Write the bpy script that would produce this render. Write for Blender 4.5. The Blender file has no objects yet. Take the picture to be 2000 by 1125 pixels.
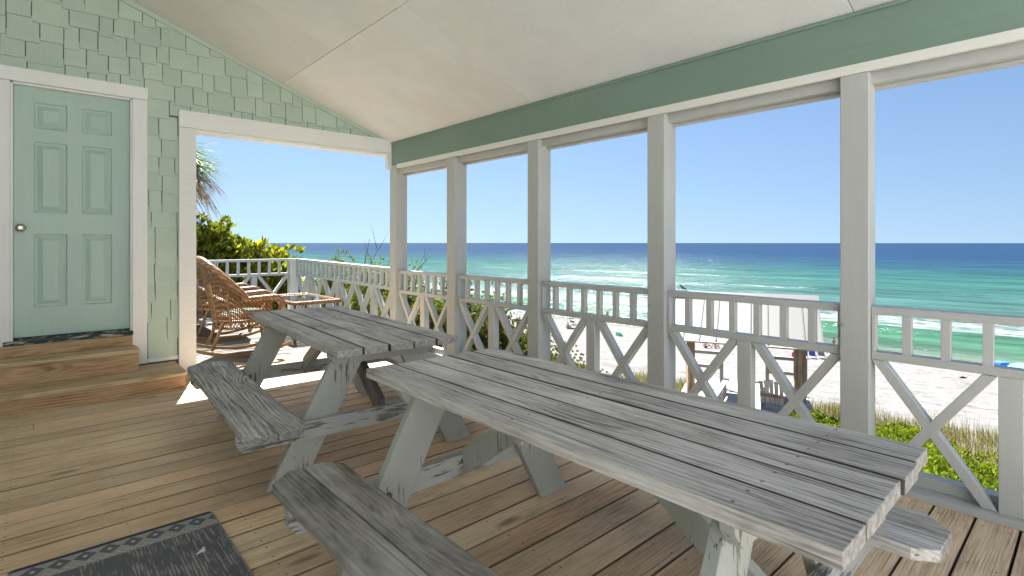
import bpy, bmesh, math, random
import numpy as np
from mathutils import Vector, Matrix
R = math.radians
SC = bpy.context.scene
COL = SC.collection

# ------------------------------------------------------------------ camera, sky, sun, exposure
THETA = R(41.88)
CAM_H = 1.265
SUN_AZ, SUN_EL = R(18.0), R(61.5)
cam = bpy.data.cameras.new('camera')
cam.sensor_width = 36.0
cam.lens = 1035.0 / 2000 * 36
cam.shift_y = -88.5 / 2000
cam.clip_start = 0.05
cam.clip_end = 40000
camo = bpy.data.objects.new('camera', cam)
COL.objects.link(camo)
camo.location = (0, 0, CAM_H)
camo.rotation_euler = (R(90), 0, -THETA)
SC.camera = camo

w = bpy.data.worlds.new('World')
SC.world = w
w.use_nodes = True
wn = w.node_tree
bg = wn.nodes['Background']
sky = wn.nodes.new('ShaderNodeTexSky')
sky.sky_type = 'NISHITA'
sky.sun_disc = False
sky.sun_elevation = SUN_EL
sky.sun_rotation = SUN_AZ
sky.altitude = 0
sky.air_density = 1.0
sky.dust_density = 0.6
sky.ozone_density = 1.2
# look the sky up a little above the true horizon, where a clear sea sky is still blue
tc = wn.nodes.new('ShaderNodeTexCoord')
sp_ = wn.nodes.new('ShaderNodeSeparateXYZ'); wn.links.new(tc.outputs['Generated'], sp_.inputs[0])
ma_ = wn.nodes.new('ShaderNodeMath'); ma_.operation = 'MULTIPLY_ADD'; ma_.inputs[1].default_value = 0.62; ma_.inputs[2].default_value = 0.105
wn.links.new(sp_.outputs[2], ma_.inputs[0])
cb_ = wn.nodes.new('ShaderNodeCombineXYZ')
wn.links.new(sp_.outputs[0], cb_.inputs[0]); wn.links.new(sp_.outputs[1], cb_.inputs[1]); wn.links.new(ma_.outputs[0], cb_.inputs[2])
nv_ = wn.nodes.new('ShaderNodeVectorMath'); nv_.operation = 'NORMALIZE'; wn.links.new(cb_.outputs[0], nv_.inputs[0])
wn.links.new(nv_.outputs[0], sky.inputs['Vector'])
tn_ = wn.nodes.new('ShaderNodeMix'); tn_.data_type = 'RGBA'; tn_.blend_type = 'MULTIPLY'; tn_.inputs[0].default_value = 1.0
tn_.inputs[7].default_value = (0.565, 0.62, 0.695, 1)
wn.links.new(sky.outputs[0], tn_.inputs[6])
wn.links.new(tn_.outputs[2], bg.inputs[0])
bg.inputs[1].default_value = 0.05

sun = bpy.data.lights.new('sun', 'SUN')
sun.energy = 5.0
sun.angle = R(0.5)
sun.color = (1.0, 0.965, 0.91)
suno = bpy.data.objects.new('sun', sun)
COL.objects.link(suno)
sd = Vector((math.cos(SUN_EL) * math.sin(SUN_AZ), math.cos(SUN_EL) * math.cos(SUN_AZ), math.sin(SUN_EL)))
suno.rotation_euler = sd.to_track_quat('Z', 'Y').to_euler()

SC.view_settings.view_transform = 'Standard'
SC.view_settings.look = 'None'
SC.view_settings.gamma = 1
SC.view_settings.exposure = 2.1
SC.cycles.pixel_filter_width = 1.0
SC.cycles.max_bounces = 12
SC.cycles.diffuse_bounces = 8
SC.cycles.transparent_max_bounces = 12

# ------------------------------------------------------------------ node helper
class G:
    def __init__(s, name):
        s.m = bpy.data.materials.new(name)
        s.m.use_nodes = True
        s.t = s.m.node_tree
        s.t.nodes.clear()
        s.out = s.t.nodes.new('ShaderNodeOutputMaterial')
        s._oc = None
    def new(s, kind): return s.t.nodes.new(kind)
    def put(s, sock, v):
        if isinstance(v, bpy.types.NodeSocket): s.t.links.new(v, sock)
        elif isinstance(v, (tuple, list)):
            n = len(sock.default_value)
            sock.default_value = tuple(v)[:n] if len(v) >= n else tuple(v) + (1.0,) * (n - len(v))
        else: sock.default_value = v
    def obj(s):
        if s._oc is None: s._oc = s.new('ShaderNodeTexCoord').outputs['Object']
        return s._oc
    def rnd(s): return s.new('ShaderNodeNewGeometry').outputs['Random Per Island']
    def ma(s, op, a, b=0.0, c=None, clamp=False):
        n = s.new('ShaderNodeMath'); n.operation = op; n.use_clamp = clamp
        s.put(n.inputs[0], a); s.put(n.inputs[1], b)
        if c is not None: s.put(n.inputs[2], c)
        return n.outputs[0]
    def vm(s, op, a, b):
        n = s.new('ShaderNodeVectorMath'); n.operation = op
        s.put(n.inputs[0], a); s.put(n.inputs[1], b)
        return n.outputs[0]
    def sep(s, v):
        n = s.new('ShaderNodeSeparateXYZ'); s.put(n.inputs[0], v); return n.outputs
    def comb(s, x, y, z):
        n = s.new('ShaderNodeCombineXYZ')
        s.put(n.inputs[0], x); s.put(n.inputs[1], y); s.put(n.inputs[2], z); return n.outputs[0]
    def noise(s, v, scale=1.0, detail=2.0, rough=0.5, dist=0.0):
        n = s.new('ShaderNodeTexNoise')
        s.put(n.inputs['Vector'], v); n.inputs['Scale'].default_value = scale
        n.inputs['Detail'].default_value = detail; n.inputs['Roughness'].default_value = rough
        n.inputs['Distortion'].default_value = dist
        return n.outputs['Fac']
    def voro(s, v, scale=1.0, feat='F1'):
        n = s.new('ShaderNodeTexVoronoi'); n.feature = feat
        s.put(n.inputs['Vector'], v); n.inputs['Scale'].default_value = scale
        return n.outputs
    def ramp(s, f, stops, mode='LINEAR'):
        n = s.new('ShaderNodeValToRGB'); n.color_ramp.interpolation = mode
        e = n.color_ramp.elements
        while len(e) < len(stops): e.new(0.5)
        for k, (p, c) in enumerate(stops):
            e[k].position = p
            e[k].color = (c, c, c, 1) if isinstance(c, (int, float)) else tuple(c) + (1,)
        s.put(n.inputs[0], f)
        return n.outputs[0]
    def step(s, f, a, b):
        n = s.new('ShaderNodeMapRange'); n.interpolation_type = 'SMOOTHSTEP'
        s.put(n.inputs[0], f); n.inputs[1].default_value = a; n.inputs[2].default_value = b
        return n.outputs[0]
    def mix(s, f, a, b, mode='MIX'):
        n = s.new('ShaderNodeMix'); n.data_type = 'RGBA'; n.blend_type = mode
        s.put(n.inputs[0], f); s.put(n.inputs[6], a); s.put(n.inputs[7], b)
        return n.outputs[2]
    def bump(s, h, strength=0.5, dist=0.002, normal=None):
        n = s.new('ShaderNodeBump'); s.put(n.inputs['Height'], h)
        n.inputs['Strength'].default_value = strength; n.inputs['Distance'].default_value = dist
        if normal is not None: s.put(n.inputs['Normal'], normal)
        return n.outputs[0]
    def pbr(s, col, rough=0.5, spec=0.5, normal=None, metal=0.0):
        n = s.new('ShaderNodeBsdfPrincipled')
        s.put(n.inputs['Base Color'], col); s.put(n.inputs['Roughness'], rough)
        s.put(n.inputs['Specular IOR Level'], spec); s.put(n.inputs['Metallic'], metal)
        if normal is not None: s.put(n.inputs['Normal'], normal)
        return n.outputs[0]
    def end(s, shader):
        s.t.links.new(shader, s.out.inputs[0]); return s.m

def swz(g, axis):
    """object coordinates shifted per piece, as (across, along, up)"""
    r = g.rnd()
    n = g.t.nodes.new('ShaderNodeVectorMath'); n.operation = 'SCALE'
    n.inputs[0].default_value = (23.7, 39.3, 15.1); g.put(n.inputs['Scale'], r)
    c = g.vm('ADD', g.obj(), n.outputs[0])
    o = g.sep(c)
    if axis == 'y': return g.comb(o[0], o[1], o[2]), r
    if axis == 'x': return g.comb(o[1], o[0], o[2]), r
    return g.comb(o[0], o[2], o[1]), r

def wood(name, axis, dark, mid, light, K=28, warp=9.0, lines=0.5, fine=0.35, crack=0.5, knot=True, rough=0.7,
         bump=0.6, tone=0.25, tint=None, stain=None, spec=0.3, blot=0.5, edge=None, screws=None):
    g = G(name)
    c, r = swz(g, axis)
    A = g.noise(g.vm('MULTIPLY', c, (4.0, 0.55, 4.0)), 1.0, 2.0, 0.55)
    o = g.sep(c)
    kv = g.voro(g.vm('MULTIPLY', c, (5.0, 1.5, 5.0)), 1.0)
    kd = kv['Distance']
    kr = g.sep(kv['Color'])[0]
    kon = g.step(kr, 0.72, 0.75)
    ring = g.ma('ADD', g.ma('MULTIPLY', g.ma('ADD', o[0], g.ma('MULTIPLY', o[2], 0.8)), K), g.ma('MULTIPLY', A, warp))
    if knot:
        ring = g.ma('ADD', ring, g.ma('MULTIPLY', kon, g.ma('MULTIPLY', g.ma('MAXIMUM', g.ma('SUBTRACT', 0.5, kd), 0.0), 9.0)))
    sn = g.ma('ADD', g.ma('MULTIPLY', g.ma('SINE', g.ma('MULTIPLY', ring, 6.2832)), 0.5), 0.5)
    sn = g.ma('POWER', sn, 1.6)
    F1 = g.step(g.noise(g.vm('MULTIPLY', c, (110.0, 3.0, 110.0)), 1.0, 4.0, 0.75), 0.30, 0.70)
    F2 = g.noise(g.vm('MULTIPLY', c, (55.0, 9.0, 55.0)), 1.0, 4.0, 0.75)
    B = g.noise(g.vm('MULTIPLY', c, (7.0, 2.2, 7.0)), 1.0, 4.0, 0.62)
    lm = g.ma('MULTIPLY', g.noise(g.vm('MULTIPLY', c, (9.0, 1.5, 9.0)), 1.0, 2.0), lines * 1.5)
    v = g.ma('ADD', g.ma('MULTIPLY', g.ma('SUBTRACT', sn, 0.5), lm),
             g.ma('ADD', g.ma('ADD', g.ma('MULTIPLY', g.ma('SUBTRACT', F1, 0.5), fine * 0.9), g.ma('MULTIPLY', g.ma('SUBTRACT', F2, 0.5), fine * 1.6)), g.ma('MULTIPLY', g.ma('SUBTRACT', B, 0.5), blot * 2.0)))
    v = g.ma('ADD', v, 0.5, clamp=True)
    col = g.ramp(v, [(0.05, dark), (0.5, mid), (0.95, light)])
    if tint is not None:
        col = g.mix(g.ma('MULTIPLY', g.ma('FRACT', g.ma('MULTIPLY', r, 7.31)), 0.85), col, g.mix(1.0, col, tint, 'MULTIPLY'))
    t = g.ma('ADD', 1.0 - tone * 0.5, g.ma('MULTIPLY', r, tone))
    col = g.mix(1.0, col, g.comb(t, t, t), 'MULTIPLY')
    cr = g.step(g.noise(g.vm('MULTIPLY', c, (75.0, 1.6, 75.0)), 1.0, 2.0), 0.64, 0.70)
    cr = g.ma('MULTIPLY', cr, crack)
    col = g.mix(cr, col, tuple(x * 0.35 for x in dark))
    if knot:
        kk = g.ma('MULTIPLY', kon, g.step(kd, 0.16, 0.06))
        col = g.mix(g.ma('MULTIPLY', kk, 0.75), col, tuple(x * 0.5 for x in dark))
    nn_ = g.sep(g.t.nodes['Texture Coordinate'].outputs['Normal'])[1 if axis == 'y' else (0 if axis == 'x' else 2)]
    endk = g.step(g.ma('ABSOLUTE', nn_), 0.6, 0.8)
    eg = g.step(g.noise(g.vm('MULTIPLY', c, (60.0, 6.0, 60.0)), 1.0, 3.0), 0.3, 0.7)
    col = g.mix(endk, col, g.mix(eg, tuple(a_ * 0.45 + b_ * 0.3 for a_, b_ in zip(dark, mid)), tuple(x * 0.8 for x in mid)))
    if screws is not None:    # fastener heads in rows
        la, sp_a, off, pit, gap = screws
        oc = g.sep(g.obj())
        al, ac = (oc[1], oc[0]) if axis == 'y' else (oc[0], oc[1])
        da = g.ma('MULTIPLY', g.ma('ABSOLUTE', g.ma('SUBTRACT', g.ma('FRACT', g.ma('DIVIDE', g.ma('ADD', al, 20 * sp_a - la), sp_a)), 0.5)), sp_a)
        db = g.ma('MULTIPLY', g.ma('ABSOLUTE', g.ma('SUBTRACT', g.ma('FRACT', g.ma('DIVIDE', g.ma('ADD', ac, 20 * pit - off), pit)), 0.5)), pit)
        dd_ = g.ma('ADD', g.ma('POWER', da, 2.0), g.ma('POWER', g.ma('SUBTRACT', db, gap), 2.0))
        col = g.mix(g.ma('MULTIPLY', g.step(dd_, 0.000030, 0.000014), 0.75), col, (0.05, 0.045, 0.04))
    if stain is not None:
        sc, lo, hi, scol, sm = stain
        so = g.sep(g.obj())
        sv = g.comb(so[1], so[0], so[2]) if axis == 'x' else g.obj()
        st = g.step(g.noise(g.vm('MULTIPLY', sv, sc), 1.0, 4.0, 0.6), lo, hi)
        col = g.mix(g.ma('MULTIPLY', st, sm), col, scol)
    if edge is not None:      # gap shade and grime painted along the joints between boards
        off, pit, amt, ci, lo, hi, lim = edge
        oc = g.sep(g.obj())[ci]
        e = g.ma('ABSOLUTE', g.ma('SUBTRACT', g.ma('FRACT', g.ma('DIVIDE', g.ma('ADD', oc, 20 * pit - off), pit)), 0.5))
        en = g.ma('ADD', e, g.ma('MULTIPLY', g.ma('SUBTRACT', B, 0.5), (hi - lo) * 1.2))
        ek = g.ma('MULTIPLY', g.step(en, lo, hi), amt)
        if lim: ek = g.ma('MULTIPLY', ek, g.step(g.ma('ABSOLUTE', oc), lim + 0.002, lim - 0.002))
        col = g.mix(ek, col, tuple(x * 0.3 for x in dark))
    h = g.ma('SUBTRACT', g.ma('ADD', g.ma('MULTIPLY', sn, 0.35), g.ma('MULTIPLY', F1, 0.6)), g.ma('MULTIPLY', cr, 1.2))
    nb = g.bump(h, bump, 0.0025)
    return g.end(g.pbr(col, rough, spec, nb))

def paint(name, colr, axis='z', peel=0.0, wood_col=(0.2, 0.19, 0.17), dirt=0.10, rough=0.5, bump=0.25, spots=0.0, tint2=None):
    g = G(name)
    c, r = swz(g, axis)
    n1 = g.noise(c, 2.3, 4.0, 0.6)
    gr = g.noise(g.vm('MULTIPLY', c, (90.0, 3.0, 90.0)), 1.0, 3.0, 0.6)
    t = g.ma('ADD', 1.0 - dirt, g.ma('MULTIPLY', n1, dirt * 2.0))
    t = g.ma('MULTIPLY', t, g.ma('ADD', 0.92, g.ma('MULTIPLY', gr, 0.16)))
    t = g.ma('MULTIPLY', t, g.ma('ADD', 0.95, g.ma('MULTIPLY', r, 0.10)))
    col = g.mix(1.0, colr, g.comb(t, t, t), 'MULTIPLY')
    if tint2 is not None:
        col = g.mix(g.step(g.noise(c, 1.1, 3.0), 0.4, 0.7), col, g.mix(1.0, col, tint2, 'MULTIPLY'))
    h = gr
    if peel > 0:
        p = g.noise(g.vm('MULTIPLY', c, (60.0, 4.5, 60.0)), 1.0, 4.0, 0.7)
        q = g.noise(c, 3.0, 3.0, 0.6)
        pk = g.step(g.ma('ADD', p, g.ma('MULTIPLY', g.ma('SUBTRACT', q, 0.5), 0.7)), 0.70 - peel * 0.22, 0.76 - peel * 0.22)
        wc = g.mix(g.step(gr, 0.35, 0.65), wood_col, tuple(x * 0.4 for x in wood_col))
        col = g.mix(pk, col, wc)
        h = g.ma('SUBTRACT', gr, g.ma('MULTIPLY', pk, 0.8))
    if spots > 0:
        sp = g.voro(c, 3.1)
        on = g.step(g.sep(sp['Color'])[0], 0.75, 0.78)
        k = g.ma('MULTIPLY', on, g.step(sp['Distance'], 0.06, 0.035))
        col = g.mix(g.ma('MULTIPLY', k, spots), col, (0.05, 0.045, 0.035))
    return g.end(g.pbr(col, rough, 0.35, g.bump(h, bump, 0.0015)))

def leafmat(name, c1, c2, c3, trans=0.4, rough=0.45, spec=0.4):
    g = G(name)
    r = g.rnd()
    col = g.ramp(r, [(0.0, c1), (0.5, c2), (1.0, c3)])
    n = g.noise(g.obj(), 14.0, 2.0)
    col = g.mix(g.ma('MULTIPLY', n, 0.35), col, tuple(x * 0.6 for x in c1))
    p = g.pbr(col, rough, spec)
    tr = g.new('ShaderNodeBsdfTranslucent')
    g.put(tr.inputs[0], g.mix(1.0, col, (1.5, 1.55, 0.55), 'MULTIPLY'))
    mx = g.new('ShaderNodeMixShader'); mx.inputs[0].default_value = trans
    g.t.links.new(p, mx.inputs[1]); g.t.links.new(tr.outputs[0], mx.inputs[2])
    return g.end(mx.outputs[0])

def plain(name, col, rough=0.5, spec=0.4, metal=0.0, var=0.12, sc=6.0):
    g = G(name)
    n = g.noise(g.obj(), sc, 3.0)
    t = g.ma('ADD', 1 - var, g.ma('MULTIPLY', n, 2 * var))
    return g.end(g.pbr(g.mix(1.0, col, g.comb(t, t, t), 'MULTIPLY'), rough, spec, None, metal))

# ------------------------------------------------------------------ materials
M = {}
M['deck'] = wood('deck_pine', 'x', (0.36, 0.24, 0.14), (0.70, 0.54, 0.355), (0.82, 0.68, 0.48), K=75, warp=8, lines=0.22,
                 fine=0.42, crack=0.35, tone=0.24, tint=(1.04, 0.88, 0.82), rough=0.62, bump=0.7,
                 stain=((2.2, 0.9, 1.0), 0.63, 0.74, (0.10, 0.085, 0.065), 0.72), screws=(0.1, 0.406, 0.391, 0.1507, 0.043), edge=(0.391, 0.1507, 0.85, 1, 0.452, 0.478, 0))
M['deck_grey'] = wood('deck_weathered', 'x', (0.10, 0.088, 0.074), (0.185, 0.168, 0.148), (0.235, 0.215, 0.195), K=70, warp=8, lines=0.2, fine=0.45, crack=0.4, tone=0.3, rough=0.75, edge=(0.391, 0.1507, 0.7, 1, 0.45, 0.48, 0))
M['step'] = wood('step_pine', 'x', (0.18, 0.10, 0.05), (0.42, 0.275, 0.145), (0.54, 0.385, 0.225), K=34, warp=11, lines=0.35,
                 fine=0.35, crack=0.2, tone=0.2, rough=0.55, bump=0.4)
M['step_tread'] = wood('step_tread_pine', 'x', (0.24, 0.16, 0.09), (0.52, 0.395, 0.245), (0.64, 0.51, 0.34), K=45, warp=8, lines=0.3, fine=0.4, crack=0.3, tone=0.25, rough=0.65)
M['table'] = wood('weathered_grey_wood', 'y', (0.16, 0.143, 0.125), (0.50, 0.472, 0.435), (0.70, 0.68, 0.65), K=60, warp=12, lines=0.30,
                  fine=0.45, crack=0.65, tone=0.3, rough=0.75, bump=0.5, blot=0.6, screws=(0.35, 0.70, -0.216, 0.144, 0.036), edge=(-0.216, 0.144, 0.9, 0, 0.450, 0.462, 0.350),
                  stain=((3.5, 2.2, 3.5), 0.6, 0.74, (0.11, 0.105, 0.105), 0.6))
M['bench_worn'] = wood('bench_worn_wood', 'y', (0.12, 0.115, 0.11), (0.42, 0.41, 0.395), (0.68, 0.67, 0.66), K=48, warp=12, lines=0.5,
                       fine=0.4, crack=0.7, tone=0.15, rough=0.75, bump=1.0)
M['bench_grey'] = wood('bench_grey_wood', 'y', (0.10, 0.092, 0.080), (0.275, 0.258, 0.228), (0.43, 0.415, 0.385), K=46, warp=9, lines=0.16,
                       fine=0.34, crack=0.35, tone=0.2, rough=0.62, bump=0.4, blot=1.0, stain=((2.6, 1.6, 2.6), 0.57, 0.72, (0.17, 0.135, 0.11), 0.6))
M['leg'] = paint('leg_grey_paint', (0.36, 0.37, 0.335), 'z', peel=0.22, wood_col=(0.17, 0.16, 0.12), dirt=0.16, rough=0.6, bump=0.5)
M['beam'] = paint('crossbeam_peeling_paint', (0.38, 0.385, 0.37), 'x', peel=0.62, wood_col=(0.24, 0.225, 0.20), dirt=0.2, rough=0.7, bump=0.7)
M['brace'] = wood('brace_raw_wood', 'z', (0.06, 0.05, 0.042), (0.19, 0.165, 0.14), (0.30, 0.27, 0.24), K=34, warp=5, lines=0.5, crack=0.9)
M['post_white'] = paint('white_post_paint', (0.45, 0.455, 0.44), 'z', dirt=0.10, rough=0.45, bump=0.3, spots=0.4)  # the trim's white paint, darkened to stand in for shade on the posts
M['rail_white'] = paint('white_baluster_paint', (0.49, 0.495, 0.48), 'z', dirt=0.08, rough=0.42, bump=0.22, spots=0.2)  # same white, with the porch-side shade put into the colour
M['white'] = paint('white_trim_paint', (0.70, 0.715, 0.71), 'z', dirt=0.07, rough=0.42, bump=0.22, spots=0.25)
M['white_y'] = paint('white_rail_paint', (0.47, 0.475, 0.46), 'y', dirt=0.07, rough=0.42, bump=0.22)  # same white again, darkened for the shaded rail faces
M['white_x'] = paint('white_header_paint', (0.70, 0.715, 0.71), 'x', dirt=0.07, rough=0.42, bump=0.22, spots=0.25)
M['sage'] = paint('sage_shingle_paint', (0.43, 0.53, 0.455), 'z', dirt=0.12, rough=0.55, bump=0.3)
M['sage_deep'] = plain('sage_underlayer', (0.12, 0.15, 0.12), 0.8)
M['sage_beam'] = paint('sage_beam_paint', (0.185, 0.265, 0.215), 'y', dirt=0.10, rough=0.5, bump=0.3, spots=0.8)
M['door'] = paint('sage_door_paint', (0.36, 0.49, 0.435), 'z', dirt=0.06, rough=0.38, bump=0.1)
M['ceil'] = paint('ceiling_plywood_paint', (0.655, 0.67, 0.675), 'x', dirt=0.14, rough=0.6, bump=0.3, spots=0.75, tint2=(1.0, 0.985, 0.95))
M['nickel'] = plain('brushed_nickel', (0.5, 0.46, 0.40), 0.28, 0.5, 1.0, 0.05)
M['black'] = plain('dark_gap', (0.02, 0.02, 0.018), 0.8)
M['bolt'] = plain('rusty_bolt', (0.16, 0.11, 0.07), 0.6, 0.4, 0.5)
def strip_mat():
    g = G('white_strip_chipped')
    o = g.sep(g.obj())
    n = g.noise(g.vm('MULTIPLY', g.obj(), (1.0, 9.0, 30.0)), 1.0, 4.0, 0.65)
    n2 = g.noise(g.vm('MULTIPLY', g.obj(), (1.0, 1.4, 1.0)), 1.0, 1.0)
    e = g.ma('ADD', g.ma('MULTIPLY', g.ma('SUBTRACT', o[2], 2.195), 12.0), g.ma('ADD', n, g.ma('MULTIPLY', n2, 0.5)))
    k = g.step(e, 0.93, 0.96)
    col = g.mix(k, (0.70, 0.695, 0.65), (0.14, 0.10, 0.06))
    return g.end(g.pbr(col, 0.45, 0.35, g.bump(g.noise(g.vm('MULTIPLY', g.obj(), (60, 3, 60)), 1.0, 3.0), 0.2, 0.0015)))
M['strip'] = strip_mat()
def thr_mat():
    g = G('threshold_flaking_paint')
    n = g.noise(g.vm('MULTIPLY', g.obj(), (9.0, 40.0, 40.0)), 1.0, 5.0, 0.7)
    col = g.ramp(n, [(0.42, (0.012, 0.03, 0.032)), (0.52, (0.015, 0.05, 0.05)), (0.55, (0.30, 0.31, 0.25)), (0.7, (0.38, 0.34, 0.24))])
    return g.end(g.pbr(col, 0.6, 0.3, g.bump(n, 0.6, 0.003)))
M['thresh'] = thr_mat()
def wicker_mat(name, c1, c2, band=110.0):
    g = G(name)
    o = g.sep(g.obj())
    w_ = g.ma('SINE', g.ma('MULTIPLY', g.ma('ADD', g.ma('ADD', o[0], o[1]), o[2]), band))
    n = g.noise(g.obj(), 30.0, 3.0)
    f = g.ma('ADD', g.ma('MULTIPLY', w_, 0.22), n, clamp=True)
    col = g.ramp(f, [(0.2, tuple(x * 0.45 for x in c1)), (0.5, c1), (0.85, c2)])
    return g.end(g.pbr(col, 0.42, 0.45, g.bump(f, 0.8, 0.004)))
M['wicker'] = wicker_mat('wicker_strand', (0.155, 0.072, 0.025), (0.27, 0.145, 0.062), 160)
M['braid'] = wicker_mat('wicker_braid', (0.17, 0.08, 0.030), (0.33, 0.20, 0.10), 170)
M['cane'] = plain('honey_cane', (0.21, 0.105, 0.038), 0.35, 0.5, 0, 0.2, 18)
def cushion_mat():
    g = G('mint_cushion_cloth')
    o = g.sep(g.obj())
    a = g.ma('ABSOLUTE', g.ma('SINE', g.ma('ADD', g.ma('MULTIPLY', o[0], 26.0), g.ma('MULTIPLY', o[1], 9.0))))
    b = g.ma('ABSOLUTE', g.ma('SINE', g.ma('SUBTRACT', g.ma('MULTIPLY', o[0], 9.0), g.ma('MULTIPLY', o[1], 26.0))))
    k = g.ma('MAXIMUM', g.step(a, 0.2, 0.1), g.step(b, 0.2, 0.1))
    return g.end(g.pbr(g.mix(k, (0.25, 0.46, 0.36), (0.62, 0.66, 0.60)), 0.85, 0.2))
M['mint'] = cushion_mat()
def glass_mat():
    g = G('table_glass')
    fr = g.new('ShaderNodeFresnel'); fr.inputs[0].default_value = 1.5
    tr = g.new('ShaderNodeBsdfTransparent'); tr.inputs[0].default_value = (0.86, 0.93, 0.90, 1)
    gl = g.new('ShaderNodeBsdfGlossy'); gl.inputs['Roughness'].default_value = 0.03
    mx = g.new('ShaderNodeMixShader')
    g.put(mx.inputs[0], g.ma('ADD', fr.outputs[0], 0.30)); g.t.links.new(tr.outputs[0], mx.inputs[1]); g.t.links.new(gl.outputs[0], mx.inputs[2])
    return g.end(mx.outputs[0])
M['glass'] = glass_mat()

# ------------------------------------------------------------------ mesh helper
class MB:
    def __init__(s): s.v = []; s.f = []
    def add(s, vs, fs):
        n = len(s.v); s.v += [tuple(p) for p in vs]; s.f += [tuple(i + n for i in q) for q in fs]; return s
    def box(s, x0, x1, y0, y1, z0, z1, T=None):
        vs = [(x0, y0, z0), (x1, y0, z0), (x1, y1, z0), (x0, y1, z0), (x0, y0, z1), (x1, y0, z1), (x1, y1, z1), (x0, y1, z1)]
        if T: vs = [T(*p) for p in vs]
        return s.add(vs, [(0, 3, 2, 1), (4, 5, 6, 7), (0, 1, 5, 4), (1, 2, 6, 5), (2, 3, 7, 6), (3, 0, 4, 7)])
    def prism(s, poly, d0, d1, fn):
        """poly: 2-D points; fn(a, b, d) -> xyz"""
        n = len(poly)
        vs = [fn(a, b, d0) for a, b in poly] + [fn(a, b, d1) for a, b in poly]
        fs = [tuple(range(n)), tuple(range(2 * n - 1, n - 1, -1))] + [(i, (i + 1) % n, n + (i + 1) % n, n + i) for i in range(n)]
        return s.add(vs, fs)
    def tube(s, pts, r, n=6, cap=True, closed=False):
        pts = [Vector(p) for p in pts]; m = len(pts)
        rr = r if isinstance(r, (list, tuple)) else [r] * m
        up = None; vs = []
        for i, p in enumerate(pts):
            a = pts[(i - 1) % m] if closed else pts[max(i - 1, 0)]
            b = pts[(i + 1) % m] if closed else pts[min(i + 1, m - 1)]
            d = (b - a).normalized()
            if up is None:
                up = Vector((0, 0, 1)) if abs(d.z) < 0.9 else Vector((1, 0, 0))
            x = d.cross(up).normalized(); up = x.cross(d).normalized()
            for k in range(n):
                t = 2 * math.pi * k / n
                vs.append(p + (x * math.cos(t) + up * math.sin(t)) * rr[i])
        fs = []
        for i in range(m if closed else m - 1):
            j = (i + 1) % m
            for k in range(n):
                fs.append((i * n + k, i * n + (k + 1) % n, j * n + (k + 1) % n, j * n + k))
        if cap and not closed:
            fs.append(tuple(range(n - 1, -1, -1))); fs.append(tuple((m - 1) * n + k for k in range(n)))
        return s.add(vs, fs)
    def ell(s, c, r, nu=10, nv=7):
        vs = []; fs = []
        for i in range(nv + 1):
            ph = math.pi * i / nv
            for k in range(nu):
                t = 2 * math.pi * k / nu
                vs.append((c[0] + r[0] * math.sin(ph) * math.cos(t), c[1] + r[1] * math.sin(ph) * math.sin(t), c[2] + r[2] * math.cos(ph)))
        for i in range(nv):
            for k in range(nu):
                fs.append((i * nu + k, (i + 1) * nu + k, (i + 1) * nu + (k + 1) % nu, i * nu + (k + 1) % nu))
        return s.add(vs, fs)
    def build(s, name, mat, parent=None, bevel=0.0, smooth=False, local=False, weld=True):
        me = bpy.data.meshes.new(name)
        v = s.v
        if parent is not None and not local:
            L = parent['_w'] if '_w' in parent else (0, 0, 0)
            v = [(p[0] - L[0], p[1] - L[1], p[2] - L[2]) for p in v]
        me.from_pydata(v, [], s.f)
        bm = bmesh.new(); bm.from_mesh(me)
        bmesh.ops.recalc_face_normals(bm, faces=bm.faces)
        bm.to_mesh(me); bm.free()
        if smooth: me.polygons.foreach_set('use_smooth', [True] * len(me.polygons))
        me.materials.append(mat)
        o = bpy.data.objects.new(name, me)
        COL.objects.link(o)
        if parent is not None: o.parent = parent
        if bevel > 0:
            b = o.modifiers.new('bevel', 'BEVEL'); b.width = bevel; b.segments = 2; b.limit_method = 'ANGLE'; b.angle_limit = R(40)
        return o

def tag(o, label=None, cat=None, group=None, kind=None):
    if label: o['label'] = label
    if cat: o['category'] = cat
    if group: o['group'] = group
    if kind: o['kind'] = kind
    return o
def thing(name, label, cat, loc=(0, 0, 0), rz=0.0, group=None):
    o = bpy.data.objects.new(name, None)
    COL.objects.link(o)
    o.empty_display_size = 0.1
    o.location = loc; o.rotation_euler = (0, 0, rz)
    if rz == 0: o['_w'] = tuple(loc)
    return tag(o, label, cat, group)
def copy_tree(o, parent=None):
    c = o.copy(); COL.objects.link(c)
    if parent is not None: c.parent = parent
    for ch in list(o.children): copy_tree(ch, c)
    return c
def fast_mesh(name, verts, quads, mat, parent=None, smooth=False):
    """verts (n,3), quads (m,4) numpy"""
    if parent is not None and '_w' in parent: verts = verts - np.array(parent['_w'])
    me = bpy.data.meshes.new(name)
    k = quads.shape[1]
    me.vertices.add(len(verts)); me.vertices.foreach_set('co', verts.astype(np.float32).ravel())
    me.loops.add(quads.size); me.loops.foreach_set('vertex_index', quads.astype(np.int32).ravel())
    me.polygons.add(len(quads))
    me.polygons.foreach_set('loop_start', np.arange(0, quads.size, k, dtype=np.int32))
    me.polygons.foreach_set('loop_total', np.full(len(quads), k, dtype=np.int32))
    if smooth: me.polygons.foreach_set('use_smooth', np.ones(len(quads), dtype=bool))
    me.update(calc_edges=True); me.validate()
    me.materials.append(mat)
    o = bpy.data.objects.new(name, me); COL.objects.link(o)
    if parent is not None: o.parent = parent
    return o

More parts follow.
